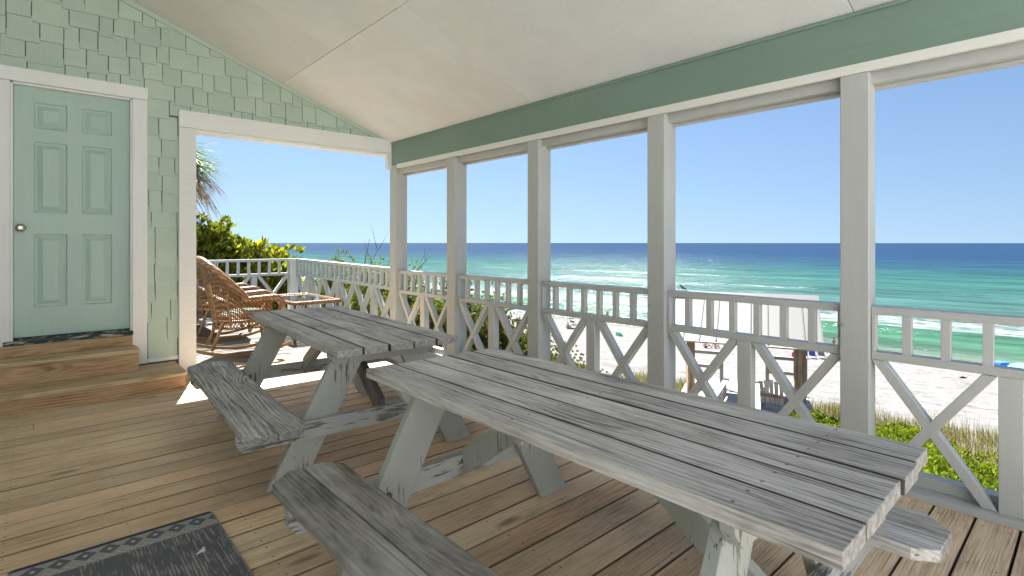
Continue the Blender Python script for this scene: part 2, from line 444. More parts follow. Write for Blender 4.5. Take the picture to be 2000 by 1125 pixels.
# ------------------------------------------------------------------ dimensions (metres; camera over the origin, +x to the sea, +y along the porch)
XI = 3.217            # inner face of the sea-side posts
YW = 5.82             # face of the shingled wall
KC = 0.365            # ceiling slope
ZC = 2.484            # ceiling height at XI
def ceil_z(x): return ZC + (XI - x) * KC
def deck_z(y):
    return float(np.interp(y, [2.5, 5.0, 9.3], [0.0, 0.02, 0.07]))
SN = (0.988, 0.156)   # direction across the shore
def st(x, y): return x * SN[0] + y * SN[1], -x * SN[1] + y * SN[0]
def xy(s, t): return s * SN[0] - t * SN[1], s * SN[1] + t * SN[0]
PS = [-80, 0, 3, 5, 8.7, 12, 15.6, 19.5, 25, 38, 50, 58, 64, 73, 80, 110, 300]
PZ = [-1.6, -1.6, -1.7, -1.9, -2.4, -3.05, -3.65, -4.15, -5.2, -7.3, -9.4, -10.55, -11.0, -11.27, -11.75, -13.5, -20]
SEA_Z = -11.3
def ground_z(x, y):
    s, _ = st(x, y); return float(np.interp(s, PS, PZ))

# ------------------------------------------------------------------ ground and sea
def grid_obj(name, S, T, zf, mat):
    s, t = np.meshgrid(S, T, indexing='ij')
    x = s * SN[0] - t * SN[1]; y = s * SN[1] + t * SN[0]
    z = zf(s, t)
    v = np.stack([x, y, z], -1).reshape(-1, 3)
    a, b = len(S), len(T)
    i = np.arange(a * b).reshape(a, b)
    q = np.stack([i[:-1, :-1], i[1:, :-1], i[1:, 1:], i[:-1, 1:]], -1).reshape(-1, 4)
    o = fast_mesh(name, v, q, mat, smooth=True); o['kind'] = 'structure'
    return o
def vnoise(s, t, seed, f):
    rng = np.random.default_rng(seed); z = 0
    for k in range(5):
        a = rng.uniform(0, 6.28); w_ = f * rng.uniform(0.6, 1.8); ph = rng.uniform(0, 6.28)
        z = z + np.sin((s * math.cos(a) + t * math.sin(a)) * w_ + ph)
    return z / 5
def sand_mat():
    g = G('white_beach_sand')
    o = g.obj()
    n1 = g.noise(o, 0.35, 4.0, 0.6); n2 = g.noise(o, 3.2, 4.0, 0.7); n3 = g.noise(o, 0.9, 3.0, 0.6)
    p = g.sep(o)
    s = g.ma('ADD', g.ma('MULTIPLY', p[0], SN[0]), g.ma('MULTIPLY', p[1], SN[1]))
    wet = g.step(g.ma('ADD', s, g.ma('MULTIPLY', g.ma('SUBTRACT', n1, 0.5), 3.0)), 70.6, 72.5)
    col = g.ramp(g.ma('ADD', g.ma('MULTIPLY', n2, 0.5), g.ma('MULTIPLY', n3, 0.5)), [(0.36, (0.075, 0.072, 0.069)), (0.46, (0.150, 0.147, 0.143)), (0.60, (0.188, 0.185, 0.181))])
    soil = g.ma('MULTIPLY', g.step(s, 21.0, 14.0), g.step(s, 2.6, 4.2))
    col = g.mix(g.ma('MULTIPLY', soil, 0.55), col, (0.20, 0.17, 0.12))
    col = g.mix(g.step(s, 3.6, 1.8), col, (0.70, 0.675, 0.63))  # unseen sand by the house, made pale to bounce light into the porch
    col = g.mix(wet, col, (0.13, 0.123, 0.105))
    return g.end(g.pbr(col, 0.9, 0.15, g.bump(g.ma('ADD', n2, g.ma('MULTIPLY', n3, 1.6)), 0.9, 0.12)))
M['sand'] = sand_mat()
grid_obj('sand', np.concatenate([np.linspace(-60, -2, 12), np.linspace(0, 112, 150)]), np.linspace(-90, 420, 260),
         lambda s, t: np.interp(s, PS, PZ) + vnoise(s, t, 3, 0.35) * 0.10 * np.clip((s - 12) / 10, 0, 1) * np.clip((72 - s) / 8, 0, 1), M['sand'])

def sea_mat():
    g = G('gulf_water')
    o = g.obj(); p = g.sep(o)
    s = g.ma('ADD', g.ma('MULTIPLY', p[0], SN[0]), g.ma('MULTIPLY', p[1], SN[1]))
    t = g.ma('SUBTRACT', g.ma('MULTIPLY', p[1], SN[0]), g.ma('MULTIPLY', p[0], SN[1]))
    stv = g.comb(s, g.ma('MULTIPLY', t, 0.22), 0.0)
    big = g.noise(stv, 0.035, 3.0, 0.55)
    sw = g.ma('ADD', s, g.ma('MULTIPLY', g.ma('SUBTRACT', big, 0.5), g.ma('ADD', 6.0, g.ma('MULTIPLY', s, 0.22))))
    lg = g.ma('LOGARITHM', g.ma('MAXIMUM', g.ma('SUBTRACT', sw, 60.0), 1.0), 10.0)   # 1.0 at 70 m, 2 at 160 m, 3 at 1060 m
    col = g.ramp(g.ma('DIVIDE', lg, 4.0), [(0.25, (0.12, 0.135, 0.105)), (0.31, (0.062, 0.105, 0.080)), (0.36, (0.030, 0.090, 0.055)), (0.43, (0.040, 0.088, 0.082)),
                                           (0.52, (0.024, 0.076, 0.072)), (0.565, (0.018, 0.070, 0.066)), (0.61, (0.012, 0.045, 0.070)), (0.68, (0.009, 0.030, 0.069)), (1.0, (0.009, 0.028, 0.068))])
    # lighter and darker streaks in the colour stand in for shading on the swell
    s1 = g.step(g.noise(g.comb(g.ma('MULTIPLY', s, 0.13), g.ma('MULTIPLY', t, 0.018), 0.0), 1.0, 8.0, 0.74), 0.32, 0.68)
    far = g.step(s, 900.0, 160.0)
    k = g.ma('ADD', 1.0, g.ma('MULTIPLY', g.ma('SUBTRACT', s1, 0.5), g.ma('ADD', 0.55, g.ma('MULTIPLY', far, 0.35))))
    col = g.mix(1.0, col, g.comb(k, k, k), 'MULTIPLY')
    # foam on the breaking lines
    fn = g.noise(g.comb(g.ma('MULTIPLY', s, 0.75), g.ma('MULTIPLY', t, 0.22), 0.0), 1.0, 6.0, 0.75)
    mn = g.noise(g.comb(g.ma('MULTIPLY', s, 0.03), g.ma('MULTIPLY', t, 0.03), 0.0), 1.0, 2.0, 0.5)
    wob = g.ma('ADD', s, g.ma('MULTIPLY', g.ma('SUBTRACT', mn, 0.5), 7.0))
    def band(a, b, c, d):
        return g.ma('MULTIPLY', g.step(wob, a, b), g.step(wob, d, c))
    f1 = g.ma('MULTIPLY', band(93.5, 95.0, 104.0, 128.0), 1.0)
    f2 = band(70.5, 72.5, 73.0, 75.5)
    f3 = g.ma('MULTIPLY', g.ma('MULTIPLY', band(128.0, 131.0, 138.0, 150.0), 0.5), g.step(mn, 0.5, 0.62))
    f4 = g.ma('MULTIPLY', g.step(mn, 0.56, 0.66), band(205.0, 207.0, 211.0, 217.0))
    lim = g.ma('MAXIMUM', g.ma('MAXIMUM', f1, f2), g.ma('MAXIMUM', f3, f4))
    foam = g.step(g.ma('ADD', fn, g.ma('MULTIPLY', lim, 0.20)), 0.60, 0.82)
    foam = g.ma('MULTIPLY', foam, g.step(lim, 0.02, 0.2))
    wc = g.step(g.noise(g.comb(g.ma('MULTIPLY', s, 0.10), g.ma('MULTIPLY', t, 0.035), 3.0), 1.0, 6.0, 0.75), 0.735, 0.765)
    foam = g.ma('MAXIMUM', foam, g.ma('MULTIPLY', g.ma('MULTIPLY', wc, g.step(s, 900.0, 300.0)), 0.3))
    col = g.mix(foam, col, (0.26, 0.27, 0.27))
    b1 = g.noise(g.comb(g.ma('MULTIPLY', s, 0.55), g.ma('MULTIPLY', t, 0.16), 0.0), 1.0, 5.0, 0.62)
    b2 = g.noise(g.comb(g.ma('MULTIPLY', s, 0.05), g.ma('MULTIPLY', t, 0.016), 0.0), 1.0, 4.0, 0.6)
    nb = g.bump(g.ma('ADD', b1, g.ma('MULTIPLY', b2, 2.2)), 1.0, 0.9)
    df = g.new('ShaderNodeBsdfDiffuse'); g.put(df.inputs[0], col); g.put(df.inputs['Normal'], nb)
    gl = g.new('ShaderNodeBsdfGlossy'); gl.inputs['Roughness'].default_value = 0.22; g.put(gl.inputs['Normal'], nb)
    mx = g.new('ShaderNodeMixShader'); g.put(mx.inputs[0], g.ma('MULTIPLY', g.ma('SUBTRACT', 1.0, foam), 0.085))
    g.t.links.new(df.outputs[0], mx.inputs[1]); g.t.links.new(gl.outputs[0], mx.inputs[2])
    return g.end(mx.outputs[0])
M['sea'] = sea_mat()
def wave_z(s, t):
    z = np.full_like(s, SEA_Z)
    wob = 3.5 * vnoise(s * 0, t, 11, 0.035)
    for c, h, wf, wb in ((92.5, 0.75, 1.4, 5.0), (127, 0.5, 2.5, 6), (164, 0.8, 3.0, 7), (206, 0.7, 3, 7), (252, 0.6, 4, 8), (78, 0.18, 1.0, 2.5)):
        d = s + wob * (0.6 + c / 200) - c + 2.0 * vnoise(s * 0, t, int(c), 0.08)
        amp = h * (0.55 + 0.55 * vnoise(s * 0, t, int(c) + 5, 0.06))
        z = z + amp * np.where(d < 0, np.exp(-(d / wf) ** 2), np.exp(-(d / wb) ** 2))
    z = z + 0.10 * vnoise(s, t * 0.4, 21, 0.5) * np.clip((s - 74) / 10, 0, 1)
    return z
S1 = np.concatenate([np.linspace(66, 175, 250), np.linspace(177, 330, 80), [345, 380, 450, 600, 900, 1500, 3000, 8000, 20000]])
T1 = np.concatenate([[-20000, -6000, -2000, -700, -300], np.linspace(-140, 420, 240), [460, 540, 700, 1000, 2000, 6000, 20000]])
grid_obj('sea', S1, T1, lambda s, t: np.where(s < 340, wave_z(s, np.clip(t, -400, 1500)), SEA_Z), M['sea'])

# ------------------------------------------------------------------ deck
rng = random.Random(4)
PITCH, OFF = 0.1507, 0.391
b = MB(); b2 = MB()
k0 = int(math.floor((-0.5 - OFF) / PITCH)); k1 = int(math.floor((9.25 - OFF) / PITCH))
for k in range(k0, k1 + 1):
    y0 = OFF + k * PITCH; y1 = y0 + PITCH
    z = deck_z((y0 + y1) / 2) + rng.uniform(-0.0012, 0.0012)
    tgt = b2 if y0 > YW - 0.05 else b
    xs = [-2.6]
    x = -2.6 + rng.uniform(0.8, 3.4)
    if rng.random() < 0.5 and not (0.3 < x < 3.0): xs.append(x)
    xs.append(3.40)
    for a, c in zip(xs[:-1], xs[1:]):
        gsh = 0.004 + rng.uniform(-0.001, 0.0015)
        tgt.box(a + 0.001, c - 0.001, y0 + gsh, y1 - gsh, z - 0.032, z)
o = b.build('deck', M['deck'], bevel=0.003); o['kind'] = 'structure'
o = b2.build('deck', M['deck_grey'], bevel=0.003); o['kind'] = 'structure'
b = MB()
b.box(-2.6, 3.38, -0.5, 9.2, -0.35, -0.06)
o = b.build('under_deck_shade', M['black']); o['kind'] = 'structure'  # near-black box standing in for the shade below the boards

# ------------------------------------------------------------------ ceiling
b = MB()
ys = [-0.4, 0.88, 3.32, YW - 0.008]
g_ = 0.0022
def cpan(x0, x1, y0, y1, t0=0.0, t1=0.012):
    b.add([(x0, y0, ceil_z(x0) + t0), (x1, y0, ceil_z(x1) + t0), (x1, y1, ceil_z(x1) + t0), (x0, y1, ceil_z(x0) + t0),
           (x0, y0, ceil_z(x0) + t1), (x1, y0, ceil_z(x1) + t1), (x1, y1, ceil_z(x1) + t1), (x0, y1, ceil_z(x0) + t1)],
          [(0, 3, 2, 1), (4, 5, 6, 7), (0, 1, 5, 4), (1, 2, 6, 5), (2, 3, 7, 6), (3, 0, 4, 7)])
for ya, yb in zip(ys[:-1], ys[1:]):
    cpan(1.932 + g_, XI + 0.02, ya + g_, yb - g_)
for ya, yb in ((-0.4, 2.1), (2.1, 4.54), (4.54, YW - 0.008)):
    cpan(-0.36 + 0.0012, 1.932 - g_, ya + 0.0012, yb - 0.0012)
cpan(-2.3, -0.36 - 0.0012, -0.4, YW - 0.008)
o = b.build('ceiling', M['ceil'], bevel=0.0015); o['kind'] = 'structure'
b = MB()
cpan(-2.5, 3.85, -0.45, YW + 0.12, 0.03, 0.12)
tag(b.build('porch_roof', plain('roof_shingle_grey', (0.16, 0.155, 0.15), 0.9)), 'grey shingled roof over the porch seen only from below its ceiling', 'roof', kind='structure')

# ------------------------------------------------------------------ sea-side beam
bt = thing('porch_beam', 'long sage green beam with white lower strip above the sea-side openings', 'beam', (XI, 0, 2.2))
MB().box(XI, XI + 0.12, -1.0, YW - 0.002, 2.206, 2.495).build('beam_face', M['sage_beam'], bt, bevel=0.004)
b = MB()
b.prism([(0, 0), (0.012, 0), (0.012, 0.016), (0.004, 0.016)], -1.0, YW - 0.004, lambda a, c, d: (XI - a, d, 2.484 - 0.022 + c - 0.002))
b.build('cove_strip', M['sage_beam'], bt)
MB().box(XI - 0.004, XI + 0.022, -1.0, YW - 0.16, 2.157, 2.208).build('lower_strip', M['strip'], bt, bevel=0.003)
MB().box(XI + 0.05, XI + 0.145, -1.0, YW - 0.0, 2.102, 2.204).build('header_board', M['white_y'], bt, bevel=0.003)
MB().box(XI + 0.115, XI + 0.168, -1.0, YW, 2.085, 2.101).build('screen_stop', M['white_y'], bt, bevel=0.002)
MB().box(XI + 0.15, 3.85, -1.0, YW + 0.1, 2.2, 2.225).build('soffit', M['white_y'], bt)

# ------------------------------------------------------------------ posts
post_y = [(-0.391, -0.260), (0.812, 0.945), (2.018, 2.154), (3.251, 3.384), (4.482, 4.621), (5.69, 5.83)]
post_lab = ['tall white square post at the sea rail just outside the view',
            'tall white square porch post with the widest face, beside the near table',
            'white square porch post between the tin roof view and the swimmer bay',
            'white square porch post behind the near table, second in from the corner bay',
            'white square porch post just behind the far table corner',
            'white corner post where the shingled wall opening meets the sea rail']
for (y0, y1), lab in list(zip(post_y, post_lab))[1:]:
    pt = thing('porch_post', lab, 'post', (XI, y0, 0), group='white posts along the sea side of the porch')
    ztop = 2.156 if y0 < 5.5 else 2.2
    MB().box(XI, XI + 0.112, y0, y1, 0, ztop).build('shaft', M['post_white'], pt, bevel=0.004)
    b = MB(); b.box(XI + 0.112, XI + 0.168, y0 + 0.012, y1 - 0.012, 0, 2.084)
    b.build('screen_stop', M['post_white'], pt, bevel=0.002)

# ------------------------------------------------------------------ railing panels
GR = 'white railing panels of small balusters over crossed braces'
def rail_panel(T, L, zb, label, rise=0.0, nb=7, xs=2, wo=0.034, base=True):
    """T(u, w, z): u along, w outward from the inner plane"""
    o0 = T(0, 0, zb)
    rt = thing('railing_panel', label, 'railing', o0, group=GR)
    def zz(u, z): return zb + z + rise * u
    def TT(u, w, z): return T(u, w, zz(u, z))
    MB().box(0.002, L - 0.002, wo, wo + 0.10, 0.892, 0.931, TT).build('top_rail', M['white_y'], rt, bevel=0.003)
    MB().box(0.002, L - 0.002, wo, wo + 0.075, 0.657, 0.697, TT).build('middle_rail', M['white_y'], rt, bevel=0.003)
    n = max(1, int(round(L / 0.152)))
    p = L / n
    for i in range(n + 1):
        u = i * p
        a, c = u - 0.019, u + 0.019
        if i == 0: a, c = 0.003, 0.022
        if i == n: a, c = L - 0.022, L - 0.003
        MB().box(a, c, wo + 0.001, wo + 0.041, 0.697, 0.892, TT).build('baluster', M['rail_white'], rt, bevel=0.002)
    segs = np.linspace(0, L, xs + 1)
    for i in range(1, xs):
        MB().box(segs[i] - 0.042, segs[i] + 0.042, wo + 0.0005, wo + 0.07, 0.036, 0.657, TT).build('middle_post', M['rail_white'], rt, bevel=0.003)
    for i in range(xs):
        ua = segs[i] + (0.044 if i > 0 else 0.002); ub = segs[i + 1] - (0.044 if i < xs - 1 else 0.002)
        h = 0.043
        for q, (p0, p1) in enumerate((((ua, 0.655), (ub, 0.038)), ((ua, 0.038), (ub, 0.655)))):
            ang = math.atan2(abs(p1[1] - p0[1]), ub - ua)
            hx = h / math.sin(ang) * 0.98
            poly = [(p0[0], p0[1]), (p0[0] + hx, p0[1]), (p1[0], p1[1]), (p1[0] - hx, p1[1])]
            b = MB()
            b.prism(poly, wo + 0.0015 * (q + 1), wo + 0.058 + 0.003 * q, lambda a, c, d: TT(a, d, c))
            b.build('brace', M['rail_white'], rt, bevel=0.0015)
    if base:
        MB().box(0.002, L - 0.002, -0.006, 0.16, 0.001, 0.036, TT).build('bottom_plate', M['white_y'], rt, bevel=0.003)
        MB().box(0.002, L - 0.002, 0.092, 0.16, 0.036, 0.092, TT).build('curb_board', M['white_y'], rt, bevel=0.003)
    else:
        MB().box(0.002, L - 0.002, 0.0, 0.09, 0.02, 0.037, TT).build('bottom_plate', M['white_y'], rt, bevel=0.003)
    return rt
bay_lab = ['white railing panel cut by the photo edge over green ground cover, at the table end',
           'white railing panel in front of the tin roofed pavilion',
           'white railing panel in front of the swimmer and the pale green sunshade',
           'white railing panel behind the far corner of the near table, navy umbrella beyond',
           'white railing panel between the corner post and the post behind the far table']
for i in range(5):
    y0 = post_y[i][1]; y1 = post_y[i + 1][0]
    rail_panel(lambda u, w_, z, y0=y0: (XI + w_, y0 + u, z), y1 - y0, 0.0, bay_lab[i], wo=0.034)
# sun deck beyond the wall: three bays along the sea, three across the far end
yb = [5.832, 6.92, 8.02, 9.10]
sea_lab = ['sunlit white railing panel of the sun deck just past the corner post',
           'sunlit white railing panel of the sun deck beside the glass topped wicker table',
           'sunlit white railing panel of the sun deck ending at the far deck corner']
for i in range(3):
    rail_panel(lambda u, w_, z, i=i: (XI + 0.0 + w_, yb[i] + u, z), yb[i + 1] - yb[i] - 0.004, 0.022 + 0.0135 * (yb[i] - 5.83), sea_lab[i], rise=0.0135, wo=0.034, base=False)
xb = [3.16, 2.06, 0.96, -0.14]
far_lab = ['white railing panel across the far end of the sun deck, next to its corner post',
           'white railing panel across the far end of the sun deck, behind the wicker rockers',
           'white railing panel across the far end of the sun deck, hidden behind the shingled wall']
for i in range(2):
    rail_panel(lambda u, w_, z, i=i: (xb[i] - u, 9.10 + w_, z), 1.096, 0.066, far_lab[i], wo=0.034, base=False)
pt = thing('deck_corner_post', 'short white post at the far seaward corner of the sun deck railing', 'post', (3.25, 9.13, 0.0))
MB().box(3.165, 3.30, 9.105, 9.24, 0.0, 0.955).build('shaft', M['white'], pt, bevel=0.004)
MB().box(3.165, 3.35, 9.11, 9.255, 0.957, 0.998).build('cap', M['white'], pt, bevel=0.004)

# ------------------------------------------------------------------ shingled wall with door and opening
wt = thing('house_wall', 'sage green shingled house wall with a panelled door and a wide white opening to the sun deck', 'wall', (0.0, YW, 0.0))
b = MB()
def wallbox(x0, x1, z0, z1): b.box(x0, x1, YW + 0.006, YW + 0.13, z0, z1)
wallbox(-2.3, -0.23, -0.1, 4.5); wallbox(-0.23, 0.70, 2.60, 4.0); wallbox(0.70, 1.03, -0.1, 3.6)
wallbox(1.03, XI, 2.42, 3.4); wallbox(XI, XI + 0.14, 2.42, 2.5)
b.build('wall_backing', M['sage_deep'], wt)
b = MB(); b.box(-1.7, 0.98, YW + 0.14, 9.0, -1.6, 4.2)
b.build('house_body', M['sage'], wt)
# shingles
rng = random.Random(11)
b = MB()
EXP = 0.168
row = 0
z0 = 0.205
holes = [(-0.21, 0.69, -1, 2.615), (1.05, 3.4, -1, 2.455)]
while z0 < 4.1:
    x = -2.28 - rng.uniform(0, 0.02)
    up = rng.random() < 0.5
    xmax = min(3.22, XI - (z0 - ZC - 0.02) / KC + 0.05) if z0 > ZC else (1.05 if z0 < 2.20 else 3.22)
    while x < xmax:
        wd = rng.choice([0.10, 0.125, 0.15, 0.15, 0.175, 0.2, 0.235])
        up = not up if rng.random() < 0.85 else up
        bz = z0 + (0.028 if up else 0.0) + rng.uniform(-0.003, 0.003)
        x1 = min(x + wd, xmax)
        a, c = x + 0.0034, x1 - 0.0034
        t = 0.019 + rng.uniform(0, 0.003)
        zt_ = bz + EXP + 0.05
        for hx0, hx1, hz0, hz1 in holes:
            if bz < hz1 and zt_ > hz0:
                if zt_ > hz1 + 0.012 and c > hx0 and a < hx1: bz = max(bz, hz1)
                elif a >= hx0 and c <= hx1: c = a - 1
                elif a < hx0 < c: c = hx0
                elif a < hx1 < c: a = hx1
        if c - a > 0.012 and bz < zt_:
            lx = ceil_z(c) + 0.02
            zt2 = min(zt_, lx + 0.05)
            if bz < ceil_z(a) + 0.02:
                b.add([(a, YW - t, bz), (c, YW - t, bz), (c, YW + 0.005, bz), (a, YW + 0.005, bz),
                       (a, YW - 0.002, zt2), (c, YW - 0.002, zt2), (c, YW + 0.005, zt2), (a, YW + 0.005, zt2)],
                      [(0, 3, 2, 1), (4, 5, 6, 7), (0, 1, 5, 4), (1, 2, 6, 5), (2, 3, 7, 6), (3, 0, 4, 7)])
        x = x1
    z0 += EXP; row += 1
b.build('shingles', M['sage'], wt)
# rake trim under the ceiling
b = MB()
b.prism([(XI - 0.0, 0), (-1.6, 0)], 0, 1, lambda a, c, d: (a, c, d)) if False else None
xa, xc = XI - 0.01, -2.28
b.add([(xa, YW - 0.03, ceil_z(xa) - 0.05), (xc, YW - 0.03, ceil_z(xc) - 0.05), (xc, YW - 0.03, ceil_z(xc) - 0.001), (xa, YW - 0.03, ceil_z(xa) - 0.001),
       (xa, YW, ceil_z(xa) - 0.05), (xc, YW, ceil_z(xc) - 0.05), (xc, YW, ceil_z(xc) - 0.001), (xa, YW, ceil_z(xa) - 0.001)],
      [(0, 1, 2, 3), (7, 6, 5, 4), (0, 4, 5, 1), (1, 5, 6, 2), (2, 6, 7, 3), (3, 7, 4, 0)])
b.build('rake_trim', M['sage'], wt, bevel=0.002)
# base board
MB().box(0.748, 0.992, YW - 0.018, YW - 0.0, 0.172, 0.205).build('baseboard', M['white_x'], wt, bevel=0.002)
# door casing
b = MB()
b.box(-0.272, -0.158, YW - 0.03, YW + 0.0, 0.17, 2.556); b.box(0.636, 0.746, YW - 0.03, YW, 0.17, 2.556)
b.box(-0.275, 0.749, YW - 0.034, YW, 2.558, 2.668)
b.build('door_casing', M['white'], wt, bevel=0.003)
b = MB()
b.box(-0.158, -0.142, YW - 0.012, YW + 0.06, 0.46, 2.545); b.box(0.622, 0.636, YW - 0.012, YW + 0.06, 0.46, 2.545); b.box(-0.142, 0.622, YW - 0.012, YW + 0.06, 2.54, 2.556)
b.build('door_jamb', M['white'], wt, bevel=0.002)
# opening frame
b = MB()
b.box(0.992, 1.134, YW - 0.04, YW + 0.10, 0.03, 2.352)
b.box(0.992, XI - 0.002, YW - 0.042, YW + 0.06, 2.354, 2.514)
b.box(1.134, XI, YW + 0.0, YW + 0.14, 2.325, 2.353)
b.build('opening_frame', M['white_x'], wt, bevel=0.004)
MB().box(XI - 0.055, XI - 0.0, YW - 0.04, YW + 0.02, 2.155, 2.353).build('corner_block', M['white'], wt, bevel=0.003)
# threshold
b = MB()
b.box(-0.20, 0.640, YW - 0.055, YW + 0.07, 0.445, 0.478); b.box(-0.142, 0.622, YW - 0.0, YW + 0.06, 0.478, 0.492)
b.build('threshold', M['thresh'], wt, bevel=0.004)
# door slab with six raised panels
YD = YW + 0.035
dr = None
b = MB()
dx0, dx1, dz0, dz1 = -0.141, 0.621, 0.497, 2.539
PX = [(-0.018, 0.192), (0.290, 0.494)]
PZs = [(0.732, 1.337), (1.512, 2.095), (2.206, 2.418)]
xsx = [dx0, PX[0][0], PX[0][1], PX[1][0], PX[1][1], dx1]
zsz = [dz0, PZs[0][0], PZs[0][1], PZs[1][0], PZs[1][1], PZs[2][0], PZs[2][1], dz1]
for i in range(5):
    for j in range(7):
        xa, xc, za, zc = xsx[i], xsx[i + 1], zsz[j], zsz[j + 1]
        if i in (1, 3) and j in (1, 3, 5):
            rings = [(0, 0), (0.007, 0.013), (0.022, 0.015), (0.028, 0.013), (0.056, 0.001)]
            ps = []
            for ins, dep in rings:
                ps.append([(xa + ins, YD + dep, za + ins), (xc - ins, YD + dep, za + ins), (xc - ins, YD + dep, zc - ins), (xa + ins, YD + dep, zc - ins)])
            for r0, r1 in zip(ps[:-1], ps[1:]):
                for k in range(4):
                    b.add([r0[k], r0[(k + 1) % 4], r1[(k + 1) % 4], r1[k]], [(0, 1, 2, 3)])
            b.add(ps[-1], [(0, 1, 2, 3)])
        else:
            b.add([(xa, YD, za), (xc, YD, za), (xc, YD, zc), (xa, YD, zc)], [(0, 1, 2, 3)])
b.add([(dx0, YD + 0.04, dz0), (dx1, YD + 0.04, dz0), (dx1, YD + 0.04, dz1), (dx0, YD + 0.04, dz1)], [(3, 2, 1, 0)])
me_v = b
door = b.build('door', M['door'], wt)
for p in door.data.polygons: pass
bm = bmesh.new(); bm.from_mesh(door.data); bmesh.ops.remove_doubles(bm, verts=bm.verts, dist=0.0004)
bmesh.ops.recalc_face_normals(bm, faces=bm.faces)
for f in bm.faces:
    if f.calc_area() > 0.3: pass
bm.to_mesh(door.data); bm.free()
door['_w'] = tuple(wt['_w'])
b = MB()
kx, kz = -0.098, 1.385
prof = [(0.032, 0.0), (0.033, 0.006), (0.022, 0.012), (0.012, 0.016), (0.012, 0.032), (0.022, 0.038), (0.029, 0.048), (0.029, 0.058), (0.022, 0.067), (0.010, 0.070), (0.0005, 0.069)]
nn = 20
vs = []; fs = []
for r_, d in prof:
    for k in range(nn):
        t = 2 * math.pi * k / nn
        vs.append((kx + r_ * math.cos(t), YD - d, kz + r_ * math.sin(t)))
for i in range(len(prof) - 1):
    for k in range(nn): fs.append((i * nn + k, i * nn + (k + 1) % nn, (i + 1) * nn + (k + 1) % nn, (i + 1) * nn + k))
b.add(vs, fs)
b.build('door_knob', M['nickel'], door, smooth=True)

b = MB(); b.box(-9.0, 3.2, -6.6, -6.2, -1.65, 5.0)
tag(b.build('unseen_bounce_wall', M['white']), kind='structure')  # white wall out of view, added to bounce sunlight into the porch
b = MB(); b.box(-2.42, -2.30, -0.4, YW, -1.6, ceil_z(-2.3) - 0.002)
tag(b.build('house_side_wall', M['sage']), kind='structure')

# ------------------------------------------------------------------ door steps
sp = thing('porch_steps', 'two pine box steps leading up to the sage green door', 'steps', (0.0, 5.5, 0.0))
zf = deck_z(5.3)
b = MB(); b.box(-0.9, 0.949, 5.254, 5.274, zf + 0.001, 0.128); b.build('riser', M['step'], sp, bevel=0.002)
b = MB(); b.box(0.926, 0.949, 5.276, 5.77, zf + 0.001, 0.128); b.build('side_board', M['step'], sp, bevel=0.002)
b = MB()
for i in range(4): b.box(-0.9, 0.957, 5.23 + i * 0.1385, 5.23 + (i + 1) * 0.1385 - 0.004, 0.130, 0.162)
b.build('tread', M['step_tread'], sp, bevel=0.003)
b = MB(); b.box(-0.9, 0.655, 5.553, 5.572, 0.164, 0.318); b.build('riser', M['step'], sp, bevel=0.002)
b = MB(); b.box(0.632, 0.655, 5.574, 5.788, 0.164, 0.318); b.build('side_board', M['step'], sp, bevel=0.002)
b = MB()
for i in range(2): b.box(-0.9, 0.660, 5.527 + i * 0.131, 5.527 + (i + 1) * 0.131 - 0.004, 0.32, 0.35)
b.build('tread', M['step_tread'], sp, bevel=0.003)
b = MB(); b.box(-0.9, 0.634, 5.762, 5.787, 0.352, 0.444); b.build('riser', M['step'], sp, bevel=0.002)

